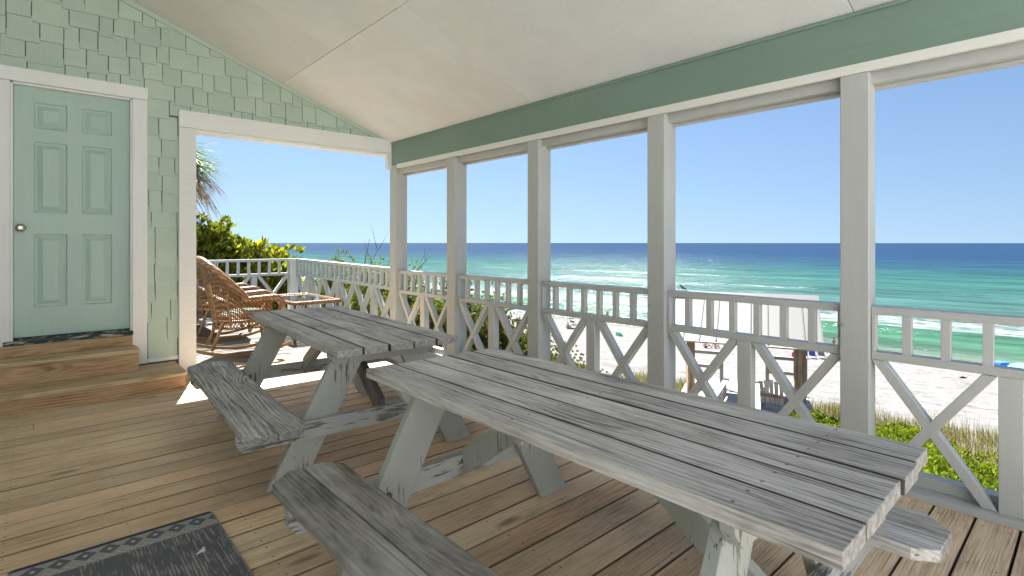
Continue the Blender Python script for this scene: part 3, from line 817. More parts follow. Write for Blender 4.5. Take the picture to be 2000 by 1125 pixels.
# ------------------------------------------------------------------ picnic tables
def picnic_table(label, loc, rz, HL, seed, worn, zt=0.717):
    rg = random.Random(seed)
    t = thing('picnic_table', label, 'picnic table', loc, rz if rz else 1e-9, group='weathered grey picnic tables on the porch')
    b = MB()
    bw, gp = 0.1335, 0.0105
    W = 5 * bw + 4 * gp
    for i in range(5):
        x0 = -W / 2 + i * (bw + gp)
        e0, e1 = rg.uniform(-0.006, 0.004), rg.uniform(-0.004, 0.008)
        dz = rg.uniform(-0.003, 0.001)
        b.box(x0, x0 + bw, -HL + e0, HL + e1, zt - 0.039 + dz, zt + dz)
    b.build('tabletop', M['table'], t, bevel=0.0025, local=True)
    zu = zt - 0.041
    for sgn in (1, -1):
        ya = HL - 0.283
        def Y(y): return y * sgn
        for sx in (-1, 1):
            b = MB()
            b.prism([(0.62, 0), (0.44, 0), (0.08, zu), (0.26, zu)], Y(ya), Y(ya + 0.038), lambda a, c, d: (a * sx, d, c))
            b.build('leg', M['leg'], t, bevel=0.003, local=True)
            b = MB()
            b.tube([(sx * 0.405, Y(ya) - sgn * 0.0, 0.285), (sx * 0.405, Y(ya - 0.012), 0.285)], 0.011, 8)
            b.build('bolt', M['bolt'], t, local=True)
        b = MB()
        b.prism([(-0.77, 0.275), (-0.74, 0.235), (0.74, 0.235), (0.77, 0.275), (0.77, 0.328), (-0.77, 0.328)], Y(ya + 0.040), Y(ya + 0.078), lambda a, c, d: (a, d, c))
        b.build('crossbeam', M['beam'], t, bevel=0.003, local=True)
        b = MB()
        b.prism([(-0.325, zu), (-0.325, zu - 0.03), (-0.285, zu - 0.075), (0.285, zu - 0.075), (0.325, zu - 0.03), (0.325, zu)], Y(ya + 0.040), Y(ya + 0.078), lambda a, c, d: (a, d, c))
        b.build('cleat', M['leg'], t, bevel=0.003, local=True)
        b = MB()
        b.prism([(ya + 0.038, 0.238), (ya + 0.038, 0.36), (0.19, zu - 0.002), (0.045, zu - 0.002)], -0.019, 0.019, lambda a, c, d: (d, Y(a), c))
        b.build('brace', M['brace'] if sgn < 0 and worn else M['leg'], t, bevel=0.003, local=True)
    MB().box(-0.3, 0.3, -0.019, 0.019, zu - 0.045, zu).build('cleat', M['leg'], t, bevel=0.003, local=True)
    for sx in (-1, 1):
        b = MB()
        zb = 0.330
        HB = HL
        for i in range(2):
            xa, xc = 0.49 + i * 0.1435, 0.49 + i * 0.1435 + 0.139
            ch = 0.065
            if i == 0: poly = [(xa, -HB + ch), (xa + 0.05, -HB), (xc, -HB), (xc, HB), (xa + 0.05, HB), (xa, HB - ch)]
            else: poly = [(xa, -HB), (xc - 0.085, -HB), (xc, -HB + ch + 0.01), (xc, HB - ch - 0.01), (xc - 0.085, HB), (xa, HB)]
            b.prism(poly, zb, zb + 0.038, lambda a, c, d: (a * sx, c, d))
        b.build('bench_seat', (M['bench_worn'] if worn else M['bench_grey']) if sx < 0 else M['table'], t, bevel=0.005, local=True)
    return t
picnic_table('weathered grey picnic table in front, stretching to the sea rail, with a grey painted bench', (1.422, 1.224, 0.0), 0, 0.912, 1, False)
picnic_table('weathered grey picnic table farther back, near the door steps, with a worn bare wood bench', (1.525, 3.475, 0.006), R(-3.3), 0.945, 5, True)

# ------------------------------------------------------------------ rug
def rug_mat():
    g = G('charcoal_patterned_rug')
    o = g.sep(g.obj())
    u, v = o[0], g.ma('MULTIPLY', o[1], -1.0)      # v: distance in from the top edge
    nz = g.noise(g.vm('MULTIPLY', g.obj(), (420.0, 420.0, 1.0)), 1.0, 2.0, 0.7)
    dk = g.mix(g.step(nz, 0.35, 0.65), (0.04, 0.04, 0.05), (0.20, 0.195, 0.205))
    lt = g.mix(nz, (0.32, 0.31, 0.28), (0.56, 0.55, 0.50))
    P = 0.0785
    tri = g.ma('ABSOLUTE', g.ma('SUBTRACT', g.ma('MULTIPLY', g.ma('FRACT', g.ma('DIVIDE', u, P)), 2.0), 1.0))   # 0..1 zigzag
    vb = g.ma('DIVIDE', g.ma('SUBTRACT', v, 0.024), 0.086)                                                    # 0..1 across the diamond band
    inb = g.ma('MULTIPLY', g.ma('GREATER_THAN', vb, 0.0), g.ma('LESS_THAN', vb, 1.0))
    dd = g.ma('ADD', g.ma('SUBTRACT', 1.0, tri), g.ma('ABSOLUTE', g.ma('SUBTRACT', g.ma('MULTIPLY', vb, 2.0), 1.0)))   # diamond distance
    dd = g.ma('ADD', g.ma('ABSOLUTE', g.ma('SUBTRACT', g.ma('MULTIPLY', vb, 2.0), 1.0)), tri)
    out = g.ma('GREATER_THAN', dd, 1.0)                                                                       # triangles between diamonds
    lines = g.ma('GREATER_THAN', g.ma('SINE', g.ma('MULTIPLY', dd, 38.0)), -0.35)
    trim_ = g.ma('MULTIPLY', out, lines)
    core = g.ma('LESS_THAN', dd, 0.26)
    spk = g.ma('MULTIPLY', g.ma('GREATER_THAN', nz, 0.60), 0.25)
    band = g.ma('MAXIMUM', g.ma('MAXIMUM', trim_, core), spk)
    k = g.ma('MULTIPLY', inb, band)
    # zigzag line and straight lines under it
    z2 = g.ma('ABSOLUTE', g.ma('SUBTRACT', g.ma('MULTIPLY', g.ma('FRACT', g.ma('DIVIDE', u, 0.032)), 2.0), 1.0))
    zc = g.ma('ADD', 0.117, g.ma('MULTIPLY', z2, 0.012))
    zl = g.ma('LESS_THAN', g.ma('ABSOLUTE', g.ma('SUBTRACT', v, zc)), 0.0042)
    l1 = g.ma('LESS_THAN', g.ma('ABSOLUTE', g.ma('SUBTRACT', v, 0.113)), 0.0015)
    l2 = g.ma('LESS_THAN', g.ma('ABSOLUTE', g.ma('SUBTRACT', v, 0.138)), 0.0025)
    k = g.ma('MAXIMUM', k, g.ma('MAXIMUM', zl, g.ma('MAXIMUM', l1, l2)))
    half = g.ma('MULTIPLY', g.ma('MULTIPLY', g.ma('GREATER_THAN', v, 0.112), g.ma('LESS_THAN', v, 0.138)), 0.35)
    k = g.ma('MAXIMUM', k, half)
    # faded field with broken lighter columns
    colr = g.noise(g.vm('MULTIPLY', g.obj(), (70.0, 9.0, 1.0)), 1.0, 3.0, 0.6)
    wv = g.ma('MULTIPLY', g.ma('GREATER_THAN', g.ma('SINE', g.ma('MULTIPLY', v, 700.0)), -0.2), g.ma('GREATER_THAN', g.ma('SINE', g.ma('MULTIPLY', u, 500.0)), -0.5))
    big = g.noise(g.obj(), 6.0, 3.0)
    fade = g.ma('MULTIPLY', g.step(g.ma('ADD', colr, g.ma('MULTIPLY', g.ma('SUBTRACT', big, 0.5), 0.7)), 0.46, 0.64), wv)
    fld = g.ma('MULTIPLY', g.ma('GREATER_THAN', v, 0.141), g.ma('MULTIPLY', fade, 0.85))
    k = g.ma('MAXIMUM', k, fld)
    ed = g.ma('LESS_THAN', v, 0.022)
    col = g.mix(k, dk, lt)
    col = g.mix(ed, col, (0.05, 0.05, 0.062))
    return g.end(g.pbr(col, 0.95, 0.1, g.bump(nz, 0.6, 0.002)))
M['rug'] = rug_mat()
b = MB()
hw = 0.345
rc = []
for (cx, cy, a0) in ((hw - 0.02, -0.02, 0), (-hw + 0.02, -0.02, 90), (-hw + 0.02, -1.08, 180), (hw - 0.02, -1.08, 270)):
    for k in range(5):
        t = R(a0 + k * 22.5); rc.append((cx + 0.02 * math.cos(t), cy + 0.02 * math.sin(t)))
b.prism(rc, 0.0, 0.007, lambda a, c, d: (a, c, d))
rug = b.build('rug', M['rug'], bevel=0.002)
rug.location = (0.262, 2.788, 0.003)
tag(rug, 'charcoal rug with a pale diamond and zigzag border lying on the deck boards', 'rug')
bd = MB(); bd.tube([(hw + 0.001, -0.02, 0.004), (hw + 0.001, -1.08, 0.004)], 0.0045, 6)
bd.build('edge_binding', plain('rug_binding', (0.22, 0.21, 0.19), 0.9), rug, local=True)
b = MB(); b.prism([(0, 0), (0.034, 0.004), (0.038, 0.042)], 0.0, 0.002, lambda a, c, d: (0.476 + a, 2.43 + c, 0.0125 + d + c * 0.03))
tag(b.build('paper_scrap', plain('paper_white', (0.6, 0.6, 0.58), 0.7)), 'tiny triangular scrap of white paper lying on the charcoal rug', 'paper scrap')

# ------------------------------------------------------------------ wicker furniture
def wicker_chair(label, loc, rz, seed):
    rg = random.Random(seed)
    t = thing('rocking_chair', label, 'rocking chair', loc, rz, group='honey brown wicker rocking chairs on the sun deck')
    ZS = 0.40
    def top(a):
        a = abs(a); q = min(1, max(0, (0.56 - a) / 0.50)); q = (q * q * (3 - 2 * q)) ** 0.62
        return 0.625 + 0.43 * q + 0.035 * max(0.0, a - 0.6)
    def U(a):
        s_ = abs(a); sg = 1 if a >= 0 else -1
        if s_ <= 0.5:
            th = s_ / 0.5 * math.pi / 2
            return -0.02 - 0.25 * math.cos(th), sg * 0.27 * math.sin(th), math.cos(th)
        return -0.02 + (s_ - 0.5) / 0.5 * 0.30, sg * 0.27, 0.0
    def P(a, h):
        x, y, c = U(a)
        z = ZS + (top(a) - ZS) * h
        x -= 0.21 * (z - ZS) * c ** 0.8
        y *= 1 + 0.22 * min(1, (z - ZS) / 0.25)
        return (x, y, z)
    b = MB(); N = 84
    for i in range(N + 1):
        a = -0.98 + 1.96 * i / N
        b.tube([P(a, h) for h in (0, 0.2, 0.45, 0.75, 1.0)], 0.0056, 4, cap=False)
    for h in (0.05, 0.09, 0.13, 0.17, 0.42, 0.45, 0.93):
        b.tube([P(-0.98 + 1.96 * i / 40, h if h > 0.3 or True else h) for i in range(41)], 0.0055, 4, cap=False)
    for i in range(N):
        a = -0.98 + 1.96 * i / N; d = 1.96 / N * 3
        if a + d < 0.98:
            b.tube([P(a, 0.18), P(a + d, 0.40)], 0.0038, 4, cap=False); b.tube([P(a + d, 0.18), P(a, 0.40)], 0.0038, 4, cap=False)
    b.build('woven_back', M['wicker'], t, local=True)
    b = MB()
    pts = [P(-1 + 2 * i / 60, 1.0) for i in range(61)]
    def roll(sg): 
        x, y, z = P(sg, 1.0)
        return [(x + 0.045, y, z - 0.005), (x + 0.08, y, z - 0.035), (x + 0.095, y, z - 0.085), (x + 0.06, y * 0.97, z - 0.19)]
    pts = list(reversed(roll(-1))) + pts + roll(1)
    b.tube(pts, 0.033, 10)
    b.build('braided_rim', M['braid'], t, smooth=True, local=True)
    for a in (-0.36, -0.17, 0.17, 0.36):
        b = MB()
        p0 = P(a, 0.0); p1 = P(a, 0.62)
        b.tube([(p0[0], p0[1] * 1.02, 0.33), (p0[0] - 0.008, p0[1] * 1.02, p0[2]), (p1[0] - 0.010, p1[1] * 1.015, p1[2])], 0.0115, 7)
        b.build('back_cane', M['cane'], t, smooth=True, local=True)
    # seat and apron
    b = MB()
    out = [(-0.24, -0.12), (-0.27, 0), (-0.24, 0.12), (-0.14, 0.235), (0.05, 0.27), (0.26, 0.275), (0.285, 0.2), (0.295, 0), (0.285, -0.2), (0.26, -0.275), (0.05, -0.27), (-0.14, -0.235)]
    b.prism(out, 0.375, 0.392, lambda a, c, d: (a, c, d))
    b.build('seat', M['wicker'], t, bevel=0.005, local=True)
    b = MB()
    ring = [Vector((p[0], p[1], 0.385)) for p in out]
    b.tube(ring, 0.018, 8, closed=True)
    b.tube([p + Vector((0, 0, -0.075)) for p in ring], 0.008, 6, closed=True)
    m = 72
    def along(q):
        q = q % 1.0 * len(ring); i = int(q); f = q - i
        return ring[i].lerp(ring[(i + 1) % len(ring)], f)
    for i in range(m):
        q = i / m
        p0, p1, p2 = along(q), along(q + 0.5 / m * 2.4), along(q + 1.0 / m * 2.4)
        b.tube([p0, p1 + Vector((0, 0, -0.088)), p2], 0.0048, 4, cap=False)
        b.tube([along(q) + Vector((0, 0, -0.02)), along(q + 1.3 / m) + Vector((0, 0, -0.075))], 0.004, 4, cap=False)
        b.tube([along(q + 1.3 / m) + Vector((0, 0, -0.02)), along(q) + Vector((0, 0, -0.075))], 0.004, 4, cap=False)
    b.build('apron', M['wicker'], t, local=True)
    def rz_(x): return 0.022 + (x - 0.02) ** 2 / 2.3
    for x, y, x2 in ((-0.19, 0.2, -0.30), (-0.19, -0.2, -0.30), (0.24, 0.245, 0.27), (0.24, -0.245, 0.27)):
        b = MB(); b.tube([(x, y, 0.385), (x2, 0.245 * (1 if y > 0 else -1), rz_(x2) + 0.03)], [0.019, 0.015], 8)
        if x > 0: b.tube([(x2, 0.245 * (1 if y > 0 else -1), rz_(x2) + 0.035), (x2, 0.245 * (1 if y > 0 else -1), rz_(x2) + 0.075)], 0.024, 8)
        b.build('leg', M['cane'], t, smooth=True, local=True)
    for sg in (1, -1):
        b = MB(); n_ = 18
        for i in range(n_):
            xa = -0.52 + 1.0 * i / n_; xc = -0.52 + 1.0 * (i + 1) / n_
            za, zc = rz_(xa), rz_(xc)
            yv = sg * 0.245
            b.add([(xa, yv - .011, za - .016), (xc, yv - .011, zc - .016), (xc, yv + .011, zc - .016), (xa, yv + .011, za - .016),
                   (xa, yv - .011, za + .016), (xc, yv - .011, zc + .016), (xc, yv + .011, zc + .016), (xa, yv + .011, za + .016)],
                  [(0, 3, 2, 1), (4, 5, 6, 7), (0, 1, 5, 4), (2, 3, 7, 6)] + ([(3, 0, 4, 7)] if i == 0 else []) + ([(1, 2, 6, 5)] if i == n_ - 1 else []))
        b.build('rocker', M['cane'], t, local=True)
    b = MB(); b.ell((0.04, 0, 0.445), (0.235, 0.225, 0.052), 24, 10)
    b.build('cushion', M['mint'], t, smooth=True, local=True)
    return t
wicker_chair('honey brown wicker rocker with a mint cushion, just past the white opening frame', (1.685, 6.40, deck_z(6.4)), R(-7), 2)
wicker_chair('honey brown wicker rocker farther along the sun deck, half hidden behind the first rocker', (1.77, 7.52, deck_z(7.5)), R(-4), 3)

tt = thing('wicker_side_table', 'low wicker table with a glass top beside the rocking chairs on the sun deck', 'table', (2.62, 7.14, deck_z(7.1)))
hx, hy, zt_ = 0.29, 0.56, 0.475
b = MB()
cor = [(-hx, -hy), (hx, -hy), (hx, hy), (-hx, hy)]
loop = []
for i in range(4):
    p0, p1 = cor[i], cor[(i + 1) % 4]
    for k in range(12):
        f = k / 12; loop.append((p0[0] + (p1[0] - p0[0]) * f, p0[1] + (p1[1] - p0[1]) * f, zt_))
b.tube(loop, 0.024, 8, closed=True); b.build('braided_rim', M['braid'], tt, smooth=True, local=True)
MB().box(-hx + 0.02, hx - 0.02, -hy + 0.02, hy - 0.02, zt_ + 0.004, zt_ + 0.01).build('glass_top', M['glass'], tt, local=True)
b = MB()
for i in range(34):
    y = -hy + 0.03 + i * (2 * hy - 0.06) / 33
    b.tube([(-hx + 0.01, y, zt_ - 0.012), (hx - 0.01, y, zt_ - 0.012)], 0.0055, 4)
for i in range(12):
    x = -hx + 0.03 + i * (2 * hx - 0.06) / 11
    b.tube([(x, -hy + 0.01, zt_ - 0.02), (x, hy - 0.01, zt_ - 0.02)], 0.0055, 4)
b.build('woven_shelf', M['wicker'], tt, local=True)
for sx in (-1, 1):
    for sy in (-1, 1):
        b = MB(); b.tube([(sx * (hx - .02), sy * (hy - .02), zt_ - 0.01), (sx * (hx - .02), sy * (hy - .02), 0)], 0.018, 8)
        b.build('leg', M['cane'], tt, smooth=True, local=True)

# blue sling lounge chair by the far railing
lc = thing('beach_lounger', 'blue sling beach lounger on the sun deck, glimpsed beside the white opening frame', 'lounger', (1.52, 8.45, deck_z(8.45)))
b = MB()
prof = [(-0.55, 0.30), (-0.35, 0.20), (0.05, 0.17), (0.35, 0.24), (0.55, 0.42), (0.72, 0.66)]
vs = []; fs = []
for i, (a, c) in enumerate(prof):
    vs += [(-0.28, -a, c), (0.28, -a, c + 0.01)]
    if i: fs.append((2 * i - 2, 2 * i - 1, 2 * i + 1, 2 * i))
b.add(vs, fs)
o = b.build('sling', plain('blue_canvas', (0.06, 0.17, 0.45), 0.8, 0.2, 0, 0.25, 9), lc, smooth=True, local=True)
sm = o.modifiers.new('solid', 'SOLIDIFY'); sm.thickness = 0.01
for sx in (-1, 1):
    b = MB(); b.tube([(sx * 0.29, -a, c) for a, c in prof], 0.013, 7)
    b.tube([(sx * 0.29, 0.30, 0.19), (sx * 0.29, 0.12, 0.0)], 0.012, 7); b.tube([(sx * 0.29, -0.40, 0.28), (sx * 0.29, -0.22, 0.0)], 0.012, 7)
    b.build('frame', plain('lounger_white_tube', (0.7, 0.7, 0.7), 0.4), lc, smooth=True, local=True)

# ------------------------------------------------------------------ plants
def leaves_mesh(rg, C, N, size, width, fold=0.25, jit=0.35):
    """C centres (n,3), N pointing directions (n,3); returns 6-vertex folded leaves as quads"""
    n = len(C)
    d = N / np.linalg.norm(N, axis=1, keepdims=True)
    r = rg.normal(size=(n, 3)); 
    sdir = np.cross(d, r); sdir /= np.linalg.norm(sdir, axis=1, keepdims=True)
    up = np.cross(sdir, d)
    L = size * (1 + jit * rg.uniform(-1, 1, n))[:, None]; Wd = width * (1 + jit * rg.uniform(-1, 1, n))[:, None]
    base = C
    mid = C + d * L * 0.58 - up * L * fold * 0.10
    tip = C + d * L - up * L * fold * 0.30
    a = mid + sdir * Wd * 0.5 + up * Wd * 0.16; c = mid - sdir * Wd * 0.5 + up * Wd * 0.16
    v = np.stack([base, a, tip, c], 1).reshape(-1, 3)
    q = np.arange(4 * n).reshape(n, 4)
    return v, q
def rosettes(rg, tips, up, k, size, width, spread=0.9):
    n = len(tips)
    C = np.repeat(tips, k, 0)
    r = rg.normal(size=(n * k, 3)); r /= np.linalg.norm(r, axis=1, keepdims=True)
    D = np.repeat(up, k, 0) + spread * r
    return leaves_mesh(rg, C, D, size, width)
M['leaf_big'] = leafmat('yellow_green_leaf', (0.06, 0.10, 0.02), (0.19, 0.22, 0.03), (0.42, 0.34, 0.03), 0.48, 0.32, 0.6)
M['leaf_dark'] = leafmat('dark_scrub_leaf', (0.045, 0.085, 0.02), (0.13, 0.165, 0.035), (0.25, 0.25, 0.08), 0.45, 0.5, 0.4)
M['leaf_dune'] = leafmat('dune_shrub_leaf', (0.04, 0.07, 0.018), (0.11, 0.135, 0.03), (0.24, 0.22, 0.085), 0.38, 0.5, 0.4)
M['leaf_bright'] = leafmat('bright_cover_leaf', (0.05, 0.10, 0.008), (0.14, 0.19, 0.010), (0.25, 0.27, 0.02), 0.42, 0.45, 0.4)
M['twig'] = plain('grey_twig', (0.11, 0.09, 0.07), 0.9, 0.2, 0, 0.3, 20)
def shrub(name, label, cat, blobs, tips_per, k, size, width, mat, seed, group=None, spread=0.9, stems=6):
    """blobs: list of (centre, radii)"""
    rg = np.random.default_rng(seed)
    bx, by = blobs[0][0][0], blobs[0][0][1]
    t = thing(name, label, cat, (bx, by, ground_z(bx, by)), group=group)
    vs, qs, off = [], [], 0
    st_ = MB()
    for (c, r) in blobs:
        n = int(tips_per * r[0] * r[1] * 4 + 30)
        d = rg.normal(size=(n, 3)); d /= np.linalg.norm(d, axis=1, keepdims=True)
        d[:, 2] = np.where(d[:, 2] < -0.35, -d[:, 2], d[:, 2])
        rad = 0.55 + 0.5 * rg.random(n)[:, None] ** 0.7
        lump = 0.96 + 0.14 * np.sin(d[:, :1] * 5 + seed) + 0.14 * np.sin(d[:, 1:2] * 7 + 2 * seed) + 0.10 * rg.normal(size=(n, 1))
        tips = np.array(c) + d * np.array(r) * rad * lump
        up = d * 0.6 + np.array([0.05, 0.1, 0.75])
        v, q = rosettes(rg, tips, up, k, size, width, spread)
        vs.append(v); qs.append(q + off); off += len(v)
        gz = ground_z(c[0], c[1])
        for i in range(stems):
            p = tips[rg.integers(n)]
            m_ = (np.array([c[0], c[1], gz]) + np.array([rg.uniform(-.15, .15), rg.uniform(-.15, .15), -0.05]))
            q_ = m_ * 0.45 + p * 0.55 + np.array([0, 0, -0.15])
            st_.tube([m_, q_, p], [0.03, 0.018, 0.005], 5)
        for i in range(n // 9):
            p = tips[rg.integers(n)]; qd = np.array(c) + (p - np.array(c)) * 0.3
            st_.tube([qd, (qd + p) / 2 + rg.normal(size=3) * 0.03, p], [0.010, 0.007, 0.003], 4, cap=False)
    fast_mesh('foliage', np.concatenate(vs), np.concatenate(qs), mat, t)
    st_.build('stems', M['twig'], t)
    return t
shrub('broadleaf_shrub', 'big yellow-green broad-leaved shrub rising above the far sun deck railing', 'shrub',
      [((1.55, 10.4, 0.75), (0.62, 0.6, 0.95)), ((2.1, 10.3, 0.75), (0.5, 0.5, 0.78)), ((2.65, 10.2, 0.45), (0.55, 0.5, 0.82)), ((3.15, 10.1, 0.30), (0.5, 0.45, 0.80))],
      420, 7, 0.14, 0.058, M['leaf_big'], 5)
shrub('scrub_hedge', 'dark small-leaved scrub packed behind the far sun deck railing, under the broad leaves', 'shrub',
      [((0.9, 9.85, -0.1), (0.6, 0.35, 0.8)), ((1.8, 9.8, -0.1), (0.6, 0.35, 0.78)), ((2.6, 9.85, -0.1), (0.6, 0.35, 0.80)), ((3.3, 9.9, -0.1), (0.5, 0.35, 0.78))],
      800, 7, 0.055, 0.025, M['leaf_dark'], 6)
shrub('scrub_hedge', 'dark scrub right behind the sun deck sea railing, topped by bare twigs', 'shrub',
      [((4.05, 9.2, 0.0), (0.5, 0.8, 0.84)), ((4.1, 8.0, -0.05), (0.5, 0.8, 0.80)), ((4.1, 6.9, -0.1), (0.5, 0.7, 0.80))],
      1500, 7, 0.042, 0.020, M['leaf_dark'], 7)
shrub('dune_shrub', 'green dune shrub behind the railing panel next to the corner post', 'shrub',
      [((4.6, 6.4, -0.35), (0.6, 0.6, 0.90)), ((4.65, 5.7, -0.45), (0.55, 0.5, 0.88))], 2300, 7, 0.036, 0.018, M['leaf_dune'], 8, 'green dune shrubs below the sea railing')
shrub('dune_shrub', 'green dune shrub in front of the navy umbrella, seen through the railing', 'shrub',
      [((4.9, 5.3, -0.65), (0.55, 0.5, 0.80)), ((5.1, 4.65, -0.95), (0.5, 0.45, 0.78))], 2300, 7, 0.034, 0.017, M['leaf_dune'], 9, 'green dune shrubs below the sea railing')
shrub('dune_shrub', 'low green dune shrub below the pale green sunshade, seen through the braces', 'shrub',
      [((5.0, 4.0, -1.25), (0.55, 0.5, 0.80)), ((5.1, 3.4, -1.4), (0.5, 0.45, 0.66))], 2600, 7, 0.032, 0.016, M['leaf_dune'], 10, 'green dune shrubs below the sea railing')
# bare twigs above the sun deck rail
rg = random.Random(8)
b = MB()
def branch(p, d, L, r, lev):
    p = Vector(p); d = Vector(d).normalized()
    pts = [p]
    for i in range(4):
        d = (d + Vector((rg.uniform(-.18, .18), rg.uniform(-.18, .18), rg.uniform(-0.05, .12)))).normalized(); pts.append(pts[-1] + d * L / 4)
    b.tube(pts, [r, r * .85, r * .7, r * .5, r * .3], 5)
    if lev > 0:
        for i in range(4):
            q = pts[rg.choice([1, 2, 3])]
            branch(q, d + Vector((rg.uniform(-.9, .9), rg.uniform(-.9, .9), rg.uniform(0, .5))), L * 0.55, r * 0.55, lev - 1)
tw = thing('bare_shrub', 'leafless twiggy shrub poking above the sun deck sea railing', 'shrub', (4.15, 8.45, -1.7))
for k in range(3): branch((4.15 + 0.1 * k, 8.45 - 0.28 * k, -0.2), (0.05, -0.05 * k, 1), 1.55 - 0.2 * k, 0.011, 2)
b.build('twigs', M['twig'], tw)

# fan palm beyond the deck
pm = thing('fan_palm', 'fan palm with drooping green and brown fronds, half hidden by the white opening frame', 'palm', (1.72, 11.2, ground_z(1.7, 11.2)))
b = MB(); gz = ground_z(1.7, 11.2)
b.tube([(1.72, 11.2, gz - 0.1), (1.70, 11.2, 0.5), (1.72, 11.2, 2.6)], [0.15, 0.13, 0.12], 12)
b.build('trunk', plain('palm_trunk', (0.16, 0.12, 0.09), 0.9, 0.2, 0, 0.3, 15), pm, smooth=True)
def fan(mb, c, d, L, droop, rg, seg=26):
    c = np.array(c); d = np.array(d) / np.linalg.norm(d)
    side = np.cross(d, [0, 0, 1]); side /= np.linalg.norm(side) + 1e-9
    upv = np.cross(side, d)
    hub = c + d * 0.42
    mb.tube([c, c + d * 0.22 + upv * 0.02, hub], [0.016, 0.012, 0.010], 5)
    for i in range(seg):
        th = (-1 + 2 * i / (seg - 1)) * 2.2
        q = d * math.cos(th) + side * math.sin(th)
        ll = L * (0.75 + 0.25 * math.cos(th)) * rg.uniform(0.85, 1.05)
        wv = np.cross(q, upv); wv /= np.linalg.norm(wv)
        pts = []
        for k in range(6):
            f = k / 5
            p = hub + q * ll * f + upv * 0.06 * math.sin(th * 2) - np.array([0, 0, 1]) * droop * ll * f ** 2.2 + np.array([rg.uniform(-1, 1), rg.uniform(-1, 1), 0]) * 0.02 * f
            wd = 0.016 * (1 - f) ** 0.6 * (0.6 + f) + 0.001
            pts.append((p + wv * wd, p - wv * wd))
        base = len(mb.v)
        for a_, c_ in pts: mb.v += [tuple(a_), tuple(c_)]
        for k in range(5): mb.f.append((base + 2 * k, base + 2 * k + 1, base + 2 * k + 3, base + 2 * k + 2))
rg = random.Random(3)
M['frond'] = leafmat('palm_frond_green', (0.05, 0.10, 0.02), (0.11, 0.16, 0.03), (0.17, 0.19, 0.05), 0.4, 0.45, 0.4)
M['frond_dry'] = leafmat('palm_frond_dry', (0.10, 0.07, 0.04), (0.17, 0.11, 0.07), (0.24, 0.17, 0.11), 0.25, 0.6, 0.3)
for k in range(30):
    a_ = k * 2.399; el = 0.9 - 0.05 * k
    if math.cos(a_) > 0.2: el = 0.70 - 0.05 * k
    b = MB(); fan(b, (1.72 + 0.05 * math.cos(a_), 11.2 + 0.05 * math.sin(a_), 2.62), (math.cos(a_) * math.cos(el), math.sin(a_) * math.cos(el), math.sin(el)), 0.72, 0.30 + 0.012 * k, rg)
    b.build('frond', M['frond'] if k < 14 else M['frond_dry'], pm)

# ground cover and dune grass
rg = np.random.default_rng(12)
n = 15000
s_ = rg.uniform(3.75, 15.6, n); t_ = rg.uniform(-6.5, 4.6, n)
x_ = s_ * SN[0] - t_ * SN[1]; y_ = s_ * SN[1] + t_ * SN[0]
lane = lambda x, y: np.abs((x - 15.0) * -math.cos(R(66.7)) + (y - 6.86) * math.sin(R(66.7)))
keep = (s_ < 15.2 + 0.6 * np.sin(t_ * 1.3) + 0.4 * np.sin(t_ * 3.1)) & (lane(x_, y_) > 0.95)
s_, t_ = s_[keep], t_[keep]
x_ = s_ * SN[0] - t_ * SN[1]; y_ = s_ * SN[1] + t_ * SN[0]
hh = 0.30 + 0.13 * np.sin(x_ * 2.1 + y_) + 0.10 * np.sin(y_ * 3.3 - x_) + 0.16 * rg.random(len(s_))
z_ = np.interp(s_, PS, PZ) + np.maximum(hh, 0.08)
tips = np.stack([x_, y_, z_], 1)
up = np.tile(np.array([[0.0, 0.0, 1.0]]), (len(tips), 1)) + rg.normal(size=(len(tips), 3)) * 0.25
v1, q1 = rosettes(rg, tips, up, 6, 0.085, 0.034, 0.8)
low = tips - np.array([0, 0, 0.16])
v2, q2 = rosettes(rg, low, up, 3, 0.085, 0.034, 1.0)
o = fast_mesh('ground_cover', np.concatenate([v1, v2]), np.concatenate([q1, q2 + len(v1)]), M['leaf_bright'])
tag(o, 'bright green leafy ground cover on the dune below the porch railing', 'ground cover', kind='stuff')
def blades(name, n, srange, trange, hgt, mat, seed, clump=0.35, label='', width=0.006):
    rg = np.random.default_rng(seed)
    nc = n // 26
    cs = rg.uniform(*srange, nc); ct = rg.uniform(*trange, nc)
    s = np.repeat(cs, 26) + rg.normal(size=nc * 26) * clump * 0.5; t = np.repeat(ct, 26) + rg.normal(size=nc * 26) * clump * 0.5
    x = s * SN[0] - t * SN[1]; y = s * SN[1] + t * SN[0]; z = np.interp(s, PS, PZ)
    kp = lane(x, y) > 1.5
    s, t, x, y, z = s[kp], t[kp], x[kp], y[kp], z[kp]
    m = len(s)
    h = hgt * rg.uniform(0.5, 1.15, m); th = rg.uniform(0, 6.28, m); ln = rg.uniform(0.1, 0.55, m) * h
    dx, dy = np.cos(th), np.sin(th)
    p0 = np.stack([x, y, z - 0.03], 1); p1 = p0 + np.stack([dx * ln * 0.35, dy * ln * 0.35, h * 0.6], 1); p2 = p0 + np.stack([dx * ln, dy * ln, h * 0.95], 1)
    sd_ = np.stack([-dy, dx, np.zeros(m)], 1) * width
    v = np.stack([p0 - sd_, p0 + sd_, p1 + sd_ * 0.8, p1 - sd_ * 0.8, p2 + sd_ * 0.12, p2 - sd_ * 0.12], 1).reshape(-1, 3)
    i = np.arange(m)[:, None] * 6
    q = np.concatenate([i + np.array([[0, 1, 2, 3]]), i + np.array([[3, 2, 4, 5]])], 0)
    o = fast_mesh(name, v, q, mat)
    return tag(o, label, 'grass', kind='stuff')
M['grass'] = leafmat('dune_grass_blade', (0.10, 0.095, 0.03), (0.17, 0.155, 0.06), (0.27, 0.24, 0.12), 0.3, 0.6, 0.2)
